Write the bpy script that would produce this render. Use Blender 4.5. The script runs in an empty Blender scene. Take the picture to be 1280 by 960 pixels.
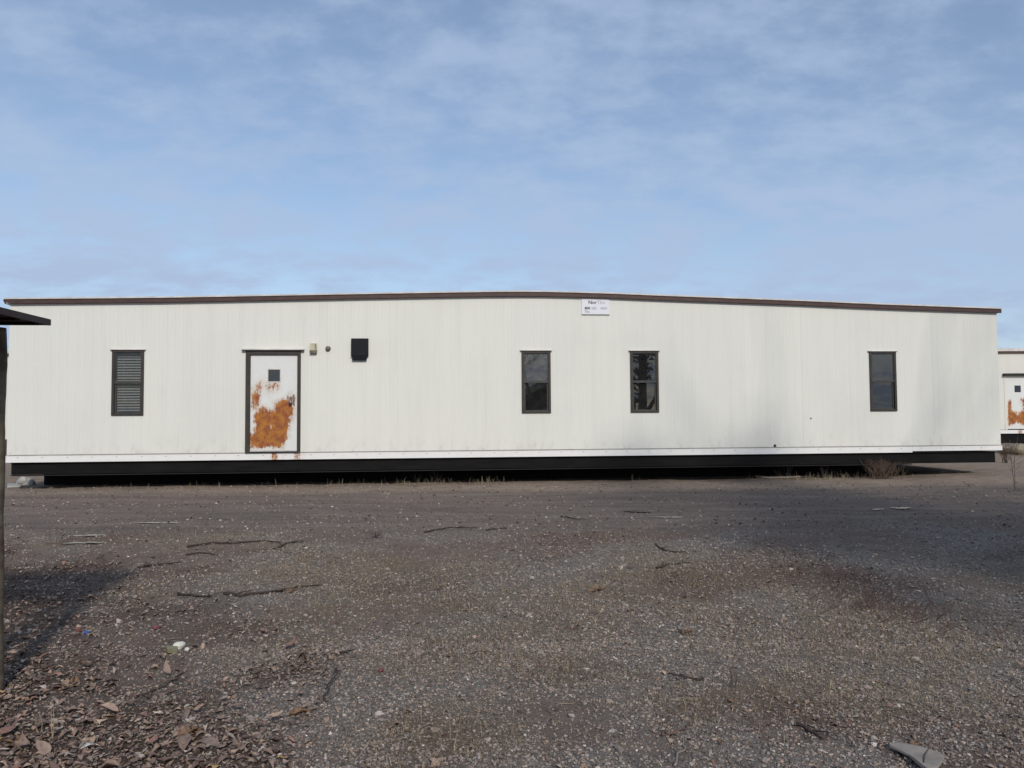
import bpy, math, random
import numpy as np
R = math.radians
random.seed(11); rng = np.random.default_rng(11)
scene = bpy.context.scene
COL = scene.collection

# ------------------------------------------------------------------ helpers
def tag(o, label=None, cat=None, group=None, kind=None):
    if label: o['label'] = label
    if cat: o['category'] = cat
    if group: o['group'] = group
    if kind: o['kind'] = kind
    return o

def empty(name, loc=(0, 0, 0), rz=0.0):
    o = bpy.data.objects.new(name, None); COL.objects.link(o)
    o.location = loc; o.rotation_euler = (0, 0, rz); o.empty_display_size = .2
    return o

def link_mesh(name, me, mat=None, parent=None, smooth=False):
    o = bpy.data.objects.new(name, me); COL.objects.link(o)
    if mat: me.materials.append(mat)
    if parent: o.parent = parent
    me.polygons.foreach_set('use_smooth', [smooth] * len(me.polygons))
    return o

def np_mesh(name, V, F, mat=None, parent=None, attrs=None, smooth=False):
    """V (n,3); F (m,k) all faces with k corners; attrs {name: (n,4) or (n,)} per point"""
    V = np.asarray(V, np.float32); F = np.asarray(F, np.int32); k = F.shape[1]
    me = bpy.data.meshes.new(name)
    me.vertices.add(len(V)); me.vertices.foreach_set('co', V.ravel())
    me.loops.add(F.size); me.loops.foreach_set('vertex_index', F.ravel())
    me.polygons.add(len(F)); me.polygons.foreach_set('loop_start', np.arange(0, F.size, k, dtype=np.int32))
    me.polygons.foreach_set('loop_total', np.full(len(F), k, np.int32))
    for nm, a in (attrs or {}).items():
        a = np.asarray(a, np.float32)
        if a.ndim == 1:
            at_ = me.attributes.new(nm, 'FLOAT', 'POINT'); at_.data.foreach_set('value', a)
        else:
            at_ = me.attributes.new(nm, 'FLOAT_COLOR', 'POINT'); at_.data.foreach_set('color', a.ravel())
    me.update(calc_edges=True); me.validate()
    return link_mesh(name, me, mat, parent, smooth)

class MB:
    def __init__(s): s.v = []; s.f = []
    def poly(s, pts):
        b = len(s.v); s.v += [tuple(p) for p in pts]; s.f.append(tuple(range(b, b + len(pts)))); return s
    def hexa(s, p):                       # p: 4 bottom ccw then 4 top
        b = len(s.v); s.v += [tuple(q) for q in p]
        for f in ((3, 2, 1, 0), (4, 5, 6, 7), (0, 1, 5, 4), (1, 2, 6, 5), (2, 3, 7, 6), (3, 0, 4, 7)):
            s.f.append(tuple(b + i for i in f))
        return s
    def box(s, x0, x1, y0, y1, z0, z1):
        return s.hexa([(x0, y0, z0), (x1, y0, z0), (x1, y1, z0), (x0, y1, z0), (x0, y0, z1), (x1, y0, z1), (x1, y1, z1), (x0, y1, z1)])
    def prism(s, prof, y0, y1):           # closed profile in xz (ccw seen from -y), extruded along y
        n = len(prof); b = len(s.v)
        s.v += [(x, y0, z) for x, z in prof] + [(x, y1, z) for x, z in prof]
        s.f.append(tuple(b + i for i in range(n))); s.f.append(tuple(b + n + i for i in reversed(range(n))))
        for i in range(n):
            j = (i + 1) % n; s.f.append((b + i, b + n + i, b + n + j, b + j))
        return s
    def tube(s, pts, rad, n=6, caps=True):
        pts = [np.array(p, float) for p in pts]; b = len(s.v)
        if not hasattr(rad, '__len__'): rad = [rad] * len(pts)
        for i, p in enumerate(pts):
            d = pts[min(i + 1, len(pts) - 1)] - pts[max(i - 1, 0)]; d /= (np.linalg.norm(d) + 1e-9)
            a = np.cross(d, (0, 0, 1) if abs(d[2]) < .9 else (1, 0, 0)); a /= np.linalg.norm(a); c = np.cross(d, a)
            for k in range(n):
                t = 2 * math.pi * k / n
                s.v.append(tuple(p + rad[i] * (math.cos(t) * a + math.sin(t) * c)))
        for i in range(len(pts) - 1):
            for k in range(n):
                k2 = (k + 1) % n
                s.f.append((b + i * n + k, b + i * n + k2, b + (i + 1) * n + k2, b + (i + 1) * n + k))
        if caps:
            s.f.append(tuple(b + k for k in reversed(range(n))))
            s.f.append(tuple(b + (len(pts) - 1) * n + k for k in range(n)))
        return s
    def build(s, name, mat=None, parent=None, smooth=False, bevel=0.0):
        me = bpy.data.meshes.new(name); me.from_pydata(s.v, [], s.f); me.update()
        o = link_mesh(name, me, mat, parent, smooth)
        if bevel:
            m = o.modifiers.new('bevel', 'BEVEL'); m.width = bevel; m.segments = 2; m.limit_method = 'ANGLE'
        return o

def box_part(name, mat, parent, *a, bevel=0.0): return MB().box(*a).build(name, mat, parent, bevel=bevel)

# value noise in numpy
_T = np.random.default_rng(5).random((256, 256))
def vnoise(x, y, s=0):
    x = np.asarray(x, float) + s * 17.31; y = np.asarray(y, float) + s * 9.77
    xi = np.floor(x).astype(int); yi = np.floor(y).astype(int); fx = x - xi; fy = y - yi
    fx = fx * fx * (3 - 2 * fx); fy = fy * fy * (3 - 2 * fy)
    g = lambda i, j: _T[i & 255, j & 255]
    return (g(xi, yi) * (1 - fx) + g(xi + 1, yi) * fx) * (1 - fy) + (g(xi, yi + 1) * (1 - fx) + g(xi + 1, yi + 1) * fx) * fy
def fbm(x, y, s=0, o=4):
    t = 0; a = .5; n = 0
    for k in range(o): t = t + a * vnoise(np.asarray(x) * 2 ** k, np.asarray(y) * 2 ** k, s + k * 3); n += a; a *= .5
    return t / n
def sst(a, b, x): t = np.clip((np.asarray(x, float) - a) / (b - a), 0, 1); return t * t * (3 - 2 * t)

# ------------------------------------------------------------------ materials
def new_mat(name):
    m = bpy.data.materials.new(name); m.use_nodes = True
    nt = m.node_tree; return m, nt, nt.nodes['Principled BSDF']
def N(nt, typ, **kw):
    n = nt.nodes.new(typ)
    for k, v in kw.items():
        if k in ('operation', 'blend_type', 'data_type', 'attribute_name', 'feature', 'noise_dimensions', 'attribute_type', 'distance', 'mapping_type'): setattr(n, k, v)
    return n
def L(nt, a, b): nt.links.new(a, b)
def rgb(c): return (c[0], c[1], c[2], 1)
def mixc(nt, fac, a, b, blend='MIX'):
    n = nt.nodes.new('ShaderNodeMix'); n.data_type = 'RGBA'; n.blend_type = blend
    for sock, v in ((n.inputs[0], fac), (n.inputs[6], a), (n.inputs[7], b)):
        if isinstance(v, (int, float)): sock.default_value = v
        elif isinstance(v, tuple): sock.default_value = rgb(v)
        else: nt.links.new(v, sock)
    return n.outputs[2]
def mathn(nt, op, a, b=None, clamp=False):
    n = nt.nodes.new('ShaderNodeMath'); n.operation = op; n.use_clamp = clamp
    for i, v in enumerate((a, b)):
        if v is None: continue
        if isinstance(v, (int, float)): n.inputs[i].default_value = v
        else: nt.links.new(v, n.inputs[i])
    return n.outputs[0]
def ramp(nt, fac, lo, hi):
    n = nt.nodes.new('ShaderNodeMapRange'); n.inputs[1].default_value = lo; n.inputs[2].default_value = hi
    n.interpolation_type = 'SMOOTHSTEP'
    nt.links.new(fac, n.inputs[0]); return n.outputs[0]
def noise(nt, scale, detail=4, rough=.55, vec=None, stretch=None):
    n = nt.nodes.new('ShaderNodeTexNoise'); n.inputs['Scale'].default_value = scale
    n.inputs['Detail'].default_value = detail; n.inputs['Roughness'].default_value = rough
    if vec is None:
        tc = nt.nodes.new('ShaderNodeTexCoord'); vec = tc.outputs['Object']
    if stretch:
        mp = nt.nodes.new('ShaderNodeMapping'); mp.inputs['Scale'].default_value = stretch
        nt.links.new(vec, mp.inputs[0]); vec = mp.outputs[0]
    nt.links.new(vec, n.inputs['Vector']); return n.outputs['Fac']
def bump(nt, bsdf, h, strength=.3, dist=.01):
    b = nt.nodes.new('ShaderNodeBump'); b.inputs['Strength'].default_value = strength; b.inputs['Distance'].default_value = dist
    nt.links.new(h, b.inputs['Height']); nt.links.new(b.outputs[0], bsdf.inputs['Normal'])

def simple(name, c1, c2=None, scale=8, rough=.7, stretch=None, metal=0, bmp=0, bscale=60):
    m, nt, b = new_mat(name)
    b.inputs['Roughness'].default_value = rough; b.inputs['Metallic'].default_value = metal
    b.inputs['Specular IOR Level'].default_value = .3
    if c2 is None: c2 = tuple(c * .75 for c in c1)
    f = ramp(nt, noise(nt, scale, 5, .6, stretch=stretch), .3, .72)
    L(nt, mixc(nt, f, c1, c2), b.inputs['Base Color'])
    if bmp: bump(nt, b, noise(nt, bscale, 3), bmp, .004)
    return m

def attr_mat(name, rough=.85, bmp=0, spec=.2, var=.25, vscale=40):
    """base colour from the mesh's per-piece colour attribute"""
    m, nt, b = new_mat(name); b.inputs['Roughness'].default_value = rough; b.inputs['Specular IOR Level'].default_value = spec
    a = N(nt, 'ShaderNodeAttribute', attribute_name='col')
    f = noise(nt, vscale, 3)
    c = mixc(nt, mathn(nt, 'MULTIPLY', ramp(nt, f, .35, .75), var), a.outputs['Color'], (.02, .018, .016))
    L(nt, c, b.inputs['Base Color'])
    if bmp: bump(nt, b, noise(nt, 150, 3), bmp, .003)
    return m

def wall_paint(name, c=(.715, .705, .645), dirt=(.50, .49, .45), amount=.35):
    m, nt, b = new_mat(name); b.inputs['Roughness'].default_value = .55; b.inputs['Specular IOR Level'].default_value = .25
    streak = ramp(nt, noise(nt, 1.0, 5, .65, stretch=(5, 1, .35)), .42, .8)
    blot = ramp(nt, noise(nt, .45, 4, .6), .45, .75)
    fine = noise(nt, 30, 4, .6)
    f = mathn(nt, 'MULTIPLY', mathn(nt, 'ADD', mathn(nt, 'MULTIPLY', streak, .6), mathn(nt, 'MULTIPLY', blot, .5)), amount, True)
    col = mixc(nt, f, c, dirt)
    # splash dirt along the foot of the wall
    tc = N(nt, 'ShaderNodeTexCoord'); sp = N(nt, 'ShaderNodeSeparateXYZ'); L(nt, tc.outputs['Object'], sp.inputs[0])
    foot = mathn(nt, 'SUBTRACT', 1.0, ramp(nt, sp.outputs[2], .66, 1.05))
    spl = ramp(nt, noise(nt, 6, 5, .7, stretch=(1, 1, .6)), .48, .75)
    col = mixc(nt, mathn(nt, 'MULTIPLY', mathn(nt, 'MULTIPLY', foot, spl), .45), col, (.40, .37, .32))
    col = mixc(nt, mathn(nt, 'MULTIPLY', fine, .08), col, (.35, .34, .32))
    # every sheet of siding came out a touch different
    px = mathn(nt, 'FLOOR', mathn(nt, 'DIVIDE', sp.outputs[0], 1.216))
    wn = nt.nodes.new('ShaderNodeTexWhiteNoise'); wn.noise_dimensions = '1D'; L(nt, px, wn.inputs['W'])
    col = mixc(nt, mathn(nt, 'MULTIPLY', wn.outputs['Value'], .14), col, (.55, .56, .55))
    L(nt, col, b.inputs['Base Color'])
    bump(nt, b, noise(nt, 2.2, 3, .5, stretch=(1, 1, .5)), .12, .02)
    return m

def rust_paint(name, c=(.66, .66, .63)):
    m, nt, b = new_mat(name)
    a = N(nt, 'ShaderNodeAttribute', attribute_name='rust'); f0 = a.outputs['Fac']
    n1 = noise(nt, 26, 5, .7); n2 = noise(nt, 7, 4, .6); n3 = noise(nt, 90, 3, .6); n4 = noise(nt, 60, 3, .6)
    f = ramp(nt, mathn(nt, 'ADD', f0, mathn(nt, 'ADD', mathn(nt, 'ADD', mathn(nt, 'MULTIPLY', mathn(nt, 'SUBTRACT', n1, .5), .75), mathn(nt, 'MULTIPLY', mathn(nt, 'SUBTRACT', noise(nt, 16, 4, .6, stretch=(1.7, 1, .3)), .5), .6)), mathn(nt, 'MULTIPLY', mathn(nt, 'SUBTRACT', n4, .5), .6))), .43, .57)
    r1 = mixc(nt, ramp(nt, n2, .40, .60), (.27, .085, .03), (.42, .165, .03))
    r1 = mixc(nt, mathn(nt, 'MULTIPLY', ramp(nt, n3, .4, .7), .55), r1, (.20, .07, .03))
    paint = mixc(nt, mathn(nt, 'MULTIPLY', ramp(nt, n2, .4, .8), .2), c, (.52, .50, .45))
    halo = ramp(nt, mathn(nt, 'ADD', f0, mathn(nt, 'MULTIPLY', mathn(nt, 'SUBTRACT', n2, .5), .5)), .15, .55)
    paint = mixc(nt, mathn(nt, 'MULTIPLY', halo, .35), paint, (.45, .30, .18))
    f = mathn(nt, 'MULTIPLY', f, mathn(nt, 'SUBTRACT', 1.0, mathn(nt, 'MULTIPLY', ramp(nt, n4, .60, .70), .65)))
    L(nt, mixc(nt, f, paint, r1), b.inputs['Base Color'])
    rr = mathn(nt, 'ADD', .45, mathn(nt, 'MULTIPLY', f, .45)); L(nt, rr, b.inputs['Roughness'])
    b.inputs['Specular IOR Level'].default_value = .3
    bump(nt, b, mathn(nt, 'MULTIPLY', f, n3), .35, .004)
    return m

def glass(name, tint=(.75, .78, .78), dust=.12, ior=1.95):
    m = bpy.data.materials.new(name); m.use_nodes = True; nt = m.node_tree; nt.nodes.clear()
    out = nt.nodes.new('ShaderNodeOutputMaterial')
    tr = nt.nodes.new('ShaderNodeBsdfTransparent'); tr.inputs[0].default_value = rgb(tint)
    gl = nt.nodes.new('ShaderNodeBsdfGlossy'); gl.inputs['Roughness'].default_value = .015
    fr = nt.nodes.new('ShaderNodeFresnel'); fr.inputs[0].default_value = ior
    df = nt.nodes.new('ShaderNodeBsdfDiffuse'); df.inputs[0].default_value = rgb((.32, .32, .31))
    bp = nt.nodes.new('ShaderNodeBump'); bp.inputs['Strength'].default_value = .05; bp.inputs['Distance'].default_value = .004
    L(nt, noise(nt, 3.5, 2), bp.inputs['Height']); L(nt, bp.outputs[0], gl.inputs['Normal'])
    m1 = nt.nodes.new('ShaderNodeMixShader'); L(nt, fr.outputs[0], m1.inputs[0]); L(nt, tr.outputs[0], m1.inputs[1]); L(nt, gl.outputs[0], m1.inputs[2])
    m2 = nt.nodes.new('ShaderNodeMixShader')
    L(nt, mathn(nt, 'MULTIPLY', mathn(nt, 'ADD', .35, mathn(nt, 'MULTIPLY', ramp(nt, noise(nt, 9, 6, .7), .3, .8), .65)), dust), m2.inputs[0])
    L(nt, m1.outputs[0], m2.inputs[1]); L(nt, df.outputs[0], m2.inputs[2]); L(nt, m2.outputs[0], out.inputs[0])
    return m

M = {}
M['wall'] = wall_paint('white_siding')
M['far_wall'] = wall_paint('cream_siding', (.68, .665, .60), (.5, .48, .42), .3)
M['trim'] = rust_paint('white_trim', (.75, .74, .72))
M['door'] = rust_paint('door_paint', (.68, .68, .655))
M['fascia'] = simple('brown_fascia', (.060, .034, .030), (.085, .05, .043), 6, .5, (1, 1, 3))
M['drip'] = simple('pale_metal_edge', (.68, .64, .60), (.5, .46, .43), 4, .4)
M['bronze'] = simple('bronze_frame', (0.038, 0.032, 0.028), (0.053, 0.045, 0.039), 9, .45)
M['sash'] = simple('dark_sash', (0.046, 0.045, 0.042), (0.062, 0.061, 0.058), 9, .45)
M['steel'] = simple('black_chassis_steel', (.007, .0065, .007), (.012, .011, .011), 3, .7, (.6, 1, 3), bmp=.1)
M['lip'] = simple('worn_steel_lip', (.022, .020, .020), (.014, .013, .013), 5, .6)
M['vent'] = simple('dark_vent_metal', (0.013, 0.013, 0.016), (0.017, 0.018, 0.021), 12, .45)
M['beige'] = simple('aged_beige_plastic', (.50, .47, .34), (.40, .37, .27), 14, .5)
M['olive'] = simple('tarnished_metal', (.17, .15, .11), (.10, .09, .07), 20, .45)
M['blind'] = simple('grey_blind', (0.286, 0.294, 0.294), (0.229, 0.237, 0.237), 12, .5)
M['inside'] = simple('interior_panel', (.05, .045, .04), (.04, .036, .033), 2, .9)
M['board_white'] = simple('sign_face', (.74, .74, .78), (.70, .70, .74), 5, .4)
M['ink'] = simple('dark_lettering', (.03, .03, .04), (.05, .05, .06), 20, .6)
M['faded'] = simple('faded_lettering', (.30, .30, .38), (.45, .45, .52), 60, .6)
M['roofing'] = simple('roof_membrane', (.55, .55, .55), (.45, .45, .44), 3, .6)
M['chrome'] = simple('lock_metal', (.30, .32, .34), (.18, .19, .20), 30, .3, metal=.7)
M['glass'] = glass('window_glass', (.85, .87, .87), .08, 1.6)
for _k in ('steel', 'vent', 'inside'): M[_k].node_tree.nodes['Principled BSDF'].inputs['Specular IOR Level'].default_value = .1
M['glass_dusty'] = glass('dusty_glass', (.6, .62, .62), .32)
M['glass_dark'] = glass('dark_glass', (.35, .36, .38), .07)
M['glass_grey'] = glass('grey_glass', (.4, .41, .42), .16)
M['block'] = simple('grey_block', (.26, .25, .24), (.19, .18, .17), 18, .95, bmp=.3)
M['bark'] = simple('grey_bark', (0.109, 0.090, 0.075), (0.174, 0.145, 0.128), 14, .95, (1, 1, .25), bmp=.4, bscale=40)
M['stick'] = simple('weathered_stick', (0.035, 0.026, 0.023), (0.065, 0.050, 0.043), 30, .95, bmp=.3)
M['stick_pale'] = simple('bleached_stick', (.27, .23, .20), (.18, .15, .125), 30, .95, bmp=.3)
M['weed_brown'] = simple('brown_weed', (0.136, 0.089, 0.059), (0.093, 0.065, 0.050), 20, .95)
M['weed_grey'] = simple('grey_weed', (0.145, 0.119, 0.099), (0.102, 0.081, 0.070), 20, .95)
M['weed_red'] = simple('reddish_weed', (0.129, 0.076, 0.059), (0.099, 0.065, 0.055), 20, .95)
M['straw'] = simple('dry_straw', (.34, .27, .18), (.24, .19, .13), 20, .9)
M['paper'] = simple('pale_board', (.27, .238, .205), (.19, .165, .145), 9, .9, bmp=.2)
M['concrete'] = simple('pale_concrete', (.42, .41, .39), (.30, .29, .27), 10, .95, bmp=.4)
M['boulder'] = simple('tan_stone', (.30, .25, .18), (.21, .175, .13), 6, .95, bmp=.5, bscale=18)
M['plastic_blue'] = simple('blue_plastic', (.03, .09, .33), (.03, .07, .25), 20, .4)
M['plastic_red'] = simple('faded_red_plastic', (0.175, 0.054, 0.054), (0.126, 0.045, 0.045), 20, .5)
M['can'] = simple('faded_carton', (0.225, 0.202, 0.108), (0.165, 0.144, 0.081), 20, .6)
M['white_scrap'] = simple('white_scrap', (.62, .60, .54), (.48, .46, .41), 20, .7)
M['orange_leaf'] = simple('orange_leaf', (0.230, 0.140, 0.085), (0.153, 0.098, 0.064), 30, .9)
M['post'] = simple('mottled_post', (0.180, 0.149, 0.095), (0.068, 0.044, 0.034), 7, .9, (.5, .5, 1.3), bmp=.4, bscale=30)
M['shed_roof'] = simple('brown_shed_roof', (.030, .018, .016), (.045, .027, .023), 8, .6)
M['soffit'] = simple('black_soffit', (.012, .011, .010), (.018, .016, .014), 8, .9)
M['brick'] = simple('house_siding', (.16, .12, .10), (.12, .09, .08), 5, .9)
M['shingle'] = simple('house_shingle', (.05, .047, .046), (.035, .033, .032), 12, .9)
M['foam'] = simple('dull_skirt', (.10, .055, .05), (.07, .04, .036), 5, .8)

# ------------------------------------------------------------------ camera numbers
F_PX, PITCH, ROLL, EYE = 950.0, R(2.45), R(.36), 1.34
YAW, DIST = R(5.48), 15.3

def gz(x, y, rough=True):
    x = np.asarray(x, float); y = np.asarray(y, float)
    z = -.19 * (1 - sst(4.2, 13.2, y))
    z = z + .42 * np.exp(-(((x - 14.4) / 1.6) ** 2 + ((y - 22.2) / 1.3) ** 2))           # spoil heap beside the far trailer
    z = z + .07 * sst(7.5, 11.5, x) * sst(13.0, 16.5, y) * (1 - sst(20, 26, y))            # ground lifts at the right end
    if rough:
        near = 1 - sst(22, 40, np.hypot(x, y))
        under = sst(15.9, 16.6, y - .096 * x) * (np.abs(x) < 10.6)
        a = near * (1 - .7 * under)
        z = z + a * (.055 * (fbm(x * .42, y * .42, 2) - .5) + .030 * (fbm(x * 1.7, y * 2.0, 4) - .5))
        rd = sst(9.2, 10.4, y) * (1 - sst(13.2, 14.2, y))
        z = z + a * (1 - .55 * rd) * (.030 * (fbm(x * 6, y * 6, 6, 3) - .5) + .016 * (fbm(x * 18, y * 18, 8, 2) - .5))
        z = z - .035 * rd * (np.exp(-((y - 10.9 - .035 * x) / .32) ** 2) + np.exp(-((y - 12.6 - .03 * x) / .35) ** 2))
    return z

def ray(px, py):
    a, b = px - 640, 480 - py
    u = a * math.cos(ROLL) + b * math.sin(ROLL); v = -a * math.sin(ROLL) + b * math.cos(ROLL)
    d = np.array([u, F_PX * math.cos(PITCH) - v * math.sin(PITCH), F_PX * math.sin(PITCH) + v * math.cos(PITCH)])
    return d / d[1]
def at(px, py):                       # a spot on the ground
    d = ray(px, py); t = 2.0
    for _ in range(4000):
        p = np.array([0, 0, EYE]) + d * t
        h = p[2] - float(gz(p[0], p[1]))
        if h < .003: break
        t += max(.004, h * .6)
    return float(p[0]), float(p[1]), float(gz(p[0], p[1]))

# ------------------------------------------------------------------ ground zones
def edge(x, y): return fbm(x * .9, y * 1.3, 21) - .5
def z_road(x, y):
    e = edge(x, y) * 1.6
    return sst(8.9, 10.2, y + e - .03 * x) * (1 - sst(13.3, 14.1, y + e * .6 - .05 * x))
def z_strip(x, y): return sst(13.3, 14.2, y + edge(x, y) * .9 - .05 * x)
def z_litter(x, y):
    lim = np.interp(y, [0, 2.9, 5.1, 8, 9.5, 40], [-.5, -1.0, -2.0, -4.6, -7.5, -12])
    return sst(.9, -.9, x - lim + .25 + (fbm(x * 1.3, y * 1.3, 31) - .5) * 3.0) * (1 - sst(8.6, 9.6, y))
def z_patch(x, y): return sst(.54, .68, fbm(x * .75 + 3, y * .9, 41)) * (1 - z_road(x, y)) * (1 - sst(12.5, 14, y))   # brown patches of dead stuff
def z_gravel(x, y):
    g = sst(.42, .60, fbm(x * .8, y * .95, 51)) + .9 * (1 - sst(3.0, 4.3, y + (fbm(x * 1.3, y * 1.3, 53) - .5) * 2))
    return np.clip(g, 0, 1) * (1 - .85 * z_road(x, y)) * (1 - z_litter(x, y)) * (1 - .8 * z_strip(x, y))
STRAW = [(at(*p)[:2], r) for p, r in [((430, 708), .5), ((350, 716), .45), ((560, 716), .5), ((490, 738), .45), ((600, 752), .45), ((660, 792), .5),
         ((690, 760), .5), ((640, 815), .35), ((745, 742), .5), ((825, 722), .5), ((860, 760), .4), ((710, 835), .3), ((850, 878), .25), ((930, 800), .35), ((1030, 860), .35), ((560, 925), .3),
         ((260, 672), .5), ((1100, 800), .5)]]
def z_straw(x, y):
    s = np.zeros_like(np.asarray(x, float))
    for (cx, cy), r in STRAW: s = np.maximum(s, np.exp(-(((x - cx) / (r * 1.3)) ** 2 + ((y - cy) / (r * 1.1)) ** 2)))
    s = s * (.5 + fbm(x * 4, y * 4, 61)) + .55 * sst(.5, .7, fbm(x * 1.0 + 9, y * 1.1, 63)) * (1 - sst(9, 10.5, y))
    return np.clip(s, 0, 1) * (1 - z_litter(x, y)) * (1 - .8 * z_road(x, y))

def ground_mat():
    m, nt, b = new_mat('yard_ground'); b.inputs['Roughness'].default_value = .95; b.inputs['Specular IOR Level'].default_value = .12
    z1 = N(nt, 'ShaderNodeAttribute', attribute_name='zone'); sp = N(nt, 'ShaderNodeSeparateColor'); L(nt, z1.outputs['Color'], sp.inputs[0])
    z2 = N(nt, 'ShaderNodeAttribute', attribute_name='zone_two'); sq = N(nt, 'ShaderNodeSeparateColor'); L(nt, z2.outputs['Color'], sq.inputs[0])
    road, gravel, litter = sp.outputs; straw, strip, patch = sq.outputs
    big = noise(nt, .6, 5, .6); mid = noise(nt, 5, 5, .65); fine = noise(nt, 45, 5, .75); grit = noise(nt, 170, 3, .7)
    c = mixc(nt, ramp(nt, mid, .35, .7), (0.230, 0.178, 0.147), (0.171, 0.130, 0.107))
    g = mixc(nt, ramp(nt, fine, .3, .7), (0.302, 0.267, 0.234), (0.146, 0.128, 0.114))
    c = mixc(nt, gravel, c, g)
    c = mixc(nt, mathn(nt, 'MULTIPLY', straw, .5), c, mixc(nt, ramp(nt, fine, .35, .7), (0.293, 0.217, 0.136), (0.167, 0.121, 0.080)))
    c = mixc(nt, mathn(nt, 'MULTIPLY', patch, .5), c, mixc(nt, ramp(nt, fine, .35, .7), (0.167, 0.106, 0.080), (0.098, 0.068, 0.054)))
    st = noise(nt, 1.0, 5, .7, stretch=(.35, 3.2, 1))
    rc = mixc(nt, ramp(nt, st, .35, .68), (0.162, 0.130, 0.112), (0.249, 0.196, 0.163))
    c = mixc(nt, road, c, rc)
    sc = mixc(nt, ramp(nt, noise(nt, 2.4, 5, .7, stretch=(.6, 2, 1)), .35, .7), (0.341, 0.267, 0.207), (0.244, 0.187, 0.149))
    c = mixc(nt, strip, c, sc)
    c = mixc(nt, litter, c, mixc(nt, ramp(nt, fine, .3, .7), (0.146, 0.098, 0.075), (0.068, 0.049, 0.041)))
    # grit: light and dark specks
    c = mixc(nt, mathn(nt, 'MULTIPLY', ramp(nt, grit, .58, .75), .5), c, (0.467, 0.401, 0.342))
    c = mixc(nt, mathn(nt, 'MULTIPLY', ramp(nt, fine, .52, .70), .75), c, (0.087, 0.066, 0.054))
    c = mixc(nt, mathn(nt, 'MULTIPLY', ramp(nt, big, .5, .8), .3), c, (0.116, 0.098, 0.087))
    L(nt, c, b.inputs['Base Color'])
    h = mathn(nt, 'ADD', mathn(nt, 'MULTIPLY', fine, .7), mathn(nt, 'MULTIPLY', grit, .4))
    bump(nt, b, h, 1.0, .035)
    return m

def axis(pts):
    out = []
    for a, b, s in pts: out.append(np.arange(a, b, s))
    return np.concatenate(out)
gx = axis([(-900, -300, 120), (-300, -60, 30), (-60, -20, 4), (-20, -11, .5), (-11, 12, .055), (12, 20, .3), (20, 60, 4), (60, 300, 30), (300, 901, 120)])
gy = axis([(-900, -300, 120), (-300, -60, 30), (-60, -10, 4), (-10, 1.6, .6), (1.6, 8, .04), (8, 17.6, .08), (17.6, 30, .35), (30, 60, 3), (60, 300, 30), (300, 901, 120)])
GX, GY = np.meshgrid(gx, gy); X = GX.ravel(); Y = GY.ravel()
V = np.stack([X, Y, gz(X, Y)], 1); nx, ny = len(gx), len(gy)
i = np.arange((ny - 1) * (nx - 1)); r_ = i // (nx - 1); c_ = i % (nx - 1); a = r_ * nx + c_
one = np.ones(len(X))
ground = np_mesh('ground', V, np.stack([a, a + 1, a + nx + 1, a + nx], 1), ground_mat(), None,
    {'zone': np.stack([z_road(X, Y), z_gravel(X, Y), z_litter(X, Y), one], 1), 'zone_two': np.stack([z_straw(X, Y), z_strip(X, Y), z_patch(X, Y), one], 1)}, smooth=True)
tag(ground, kind='structure')

# ------------------------------------------------------------------ scatter: gravel, leaves, straw (nobody could count these)
def spread(n, y0, y1, half=.72, power=1.0):
    """random ground spots in the wedge the yard shows, denser towards the near edge"""
    y = y0 + (y1 - y0) * rng.random(n) ** power
    x = (rng.random(n) * 2 - 1) * (half * y + 1.6)
    return x, y
def rot_rand(n):
    q = rng.normal(size=(n, 4)); q /= np.linalg.norm(q, axis=1)[:, None]; w, x, y, z = q.T
    return np.stack([np.stack([1 - 2 * (y * y + z * z), 2 * (x * y - w * z), 2 * (x * z + w * y)], 1),
                     np.stack([2 * (x * y + w * z), 1 - 2 * (x * x + z * z), 2 * (y * z - w * x)], 1),
                     np.stack([2 * (x * z - w * y), 2 * (y * z + w * x), 1 - 2 * (x * x + y * y)], 1)], 1)
def ico(sub):
    import bmesh
    bm = bmesh.new(); bmesh.ops.create_icosphere(bm, subdivisions=sub, radius=1.0)
    v = np.array([p.co[:] for p in bm.verts]); f = np.array([[q.index for q in t.verts] for t in bm.faces]); bm.free(); return v, f
def palette(n, cols, w, jit=.18):
    cols = np.array(cols); c = cols[rng.choice(len(cols), n, p=np.array(w) / sum(w))]
    c = c * (1 + jit * rng.normal(size=(n, 1))); return np.clip(c, .01, .9)
STONE = [(0.346, 0.296, 0.263), (0.225, 0.194, 0.176), (0.259, 0.201, 0.168), (0.147, 0.122, 0.110), (0.570, 0.479, 0.415), (0.293, 0.212, 0.162)]
def stones(x, y, size, sub):
    n = len(x); v0, f0 = ico(sub); nv = len(v0)
    v = v0[None] * (1 + .22 * rng.normal(size=(n, nv, 1))) * (np.array([1, .8, .55]) * (1 + .18 * rng.normal(size=(n, 1, 3))))
    tilt = rot_rand(n); yaw = rng.random(n) * 6.283
    flat = rng.random(n) < .75                                     # most lie flat
    cz, sz = np.cos(yaw), np.sin(yaw); Z0 = np.zeros(n); Z1 = np.ones(n)
    rz_ = np.stack([np.stack([cz, -sz, Z0], 1), np.stack([sz, cz, Z0], 1), np.stack([Z0, Z0, Z1], 1)], 1)
    Rm = np.where(flat[:, None, None], rz_, tilt)
    v = np.einsum('nij,nkj->nki', Rm, v) * size[:, None, None]
    v += np.stack([x, y, gz(x, y) + size * .22], 1)[:, None, :]
    f = f0[None] + (np.arange(n) * nv)[:, None, None]
    c = palette(n, STONE, [5, 5, 5, 5, .22, 4])
    c = np.concatenate([np.repeat(c[:, None], nv, 1), np.ones((n, nv, 1))], 2)
    return v.reshape(-1, 3), f.reshape(-1, 3), c.reshape(-1, 4)
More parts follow.
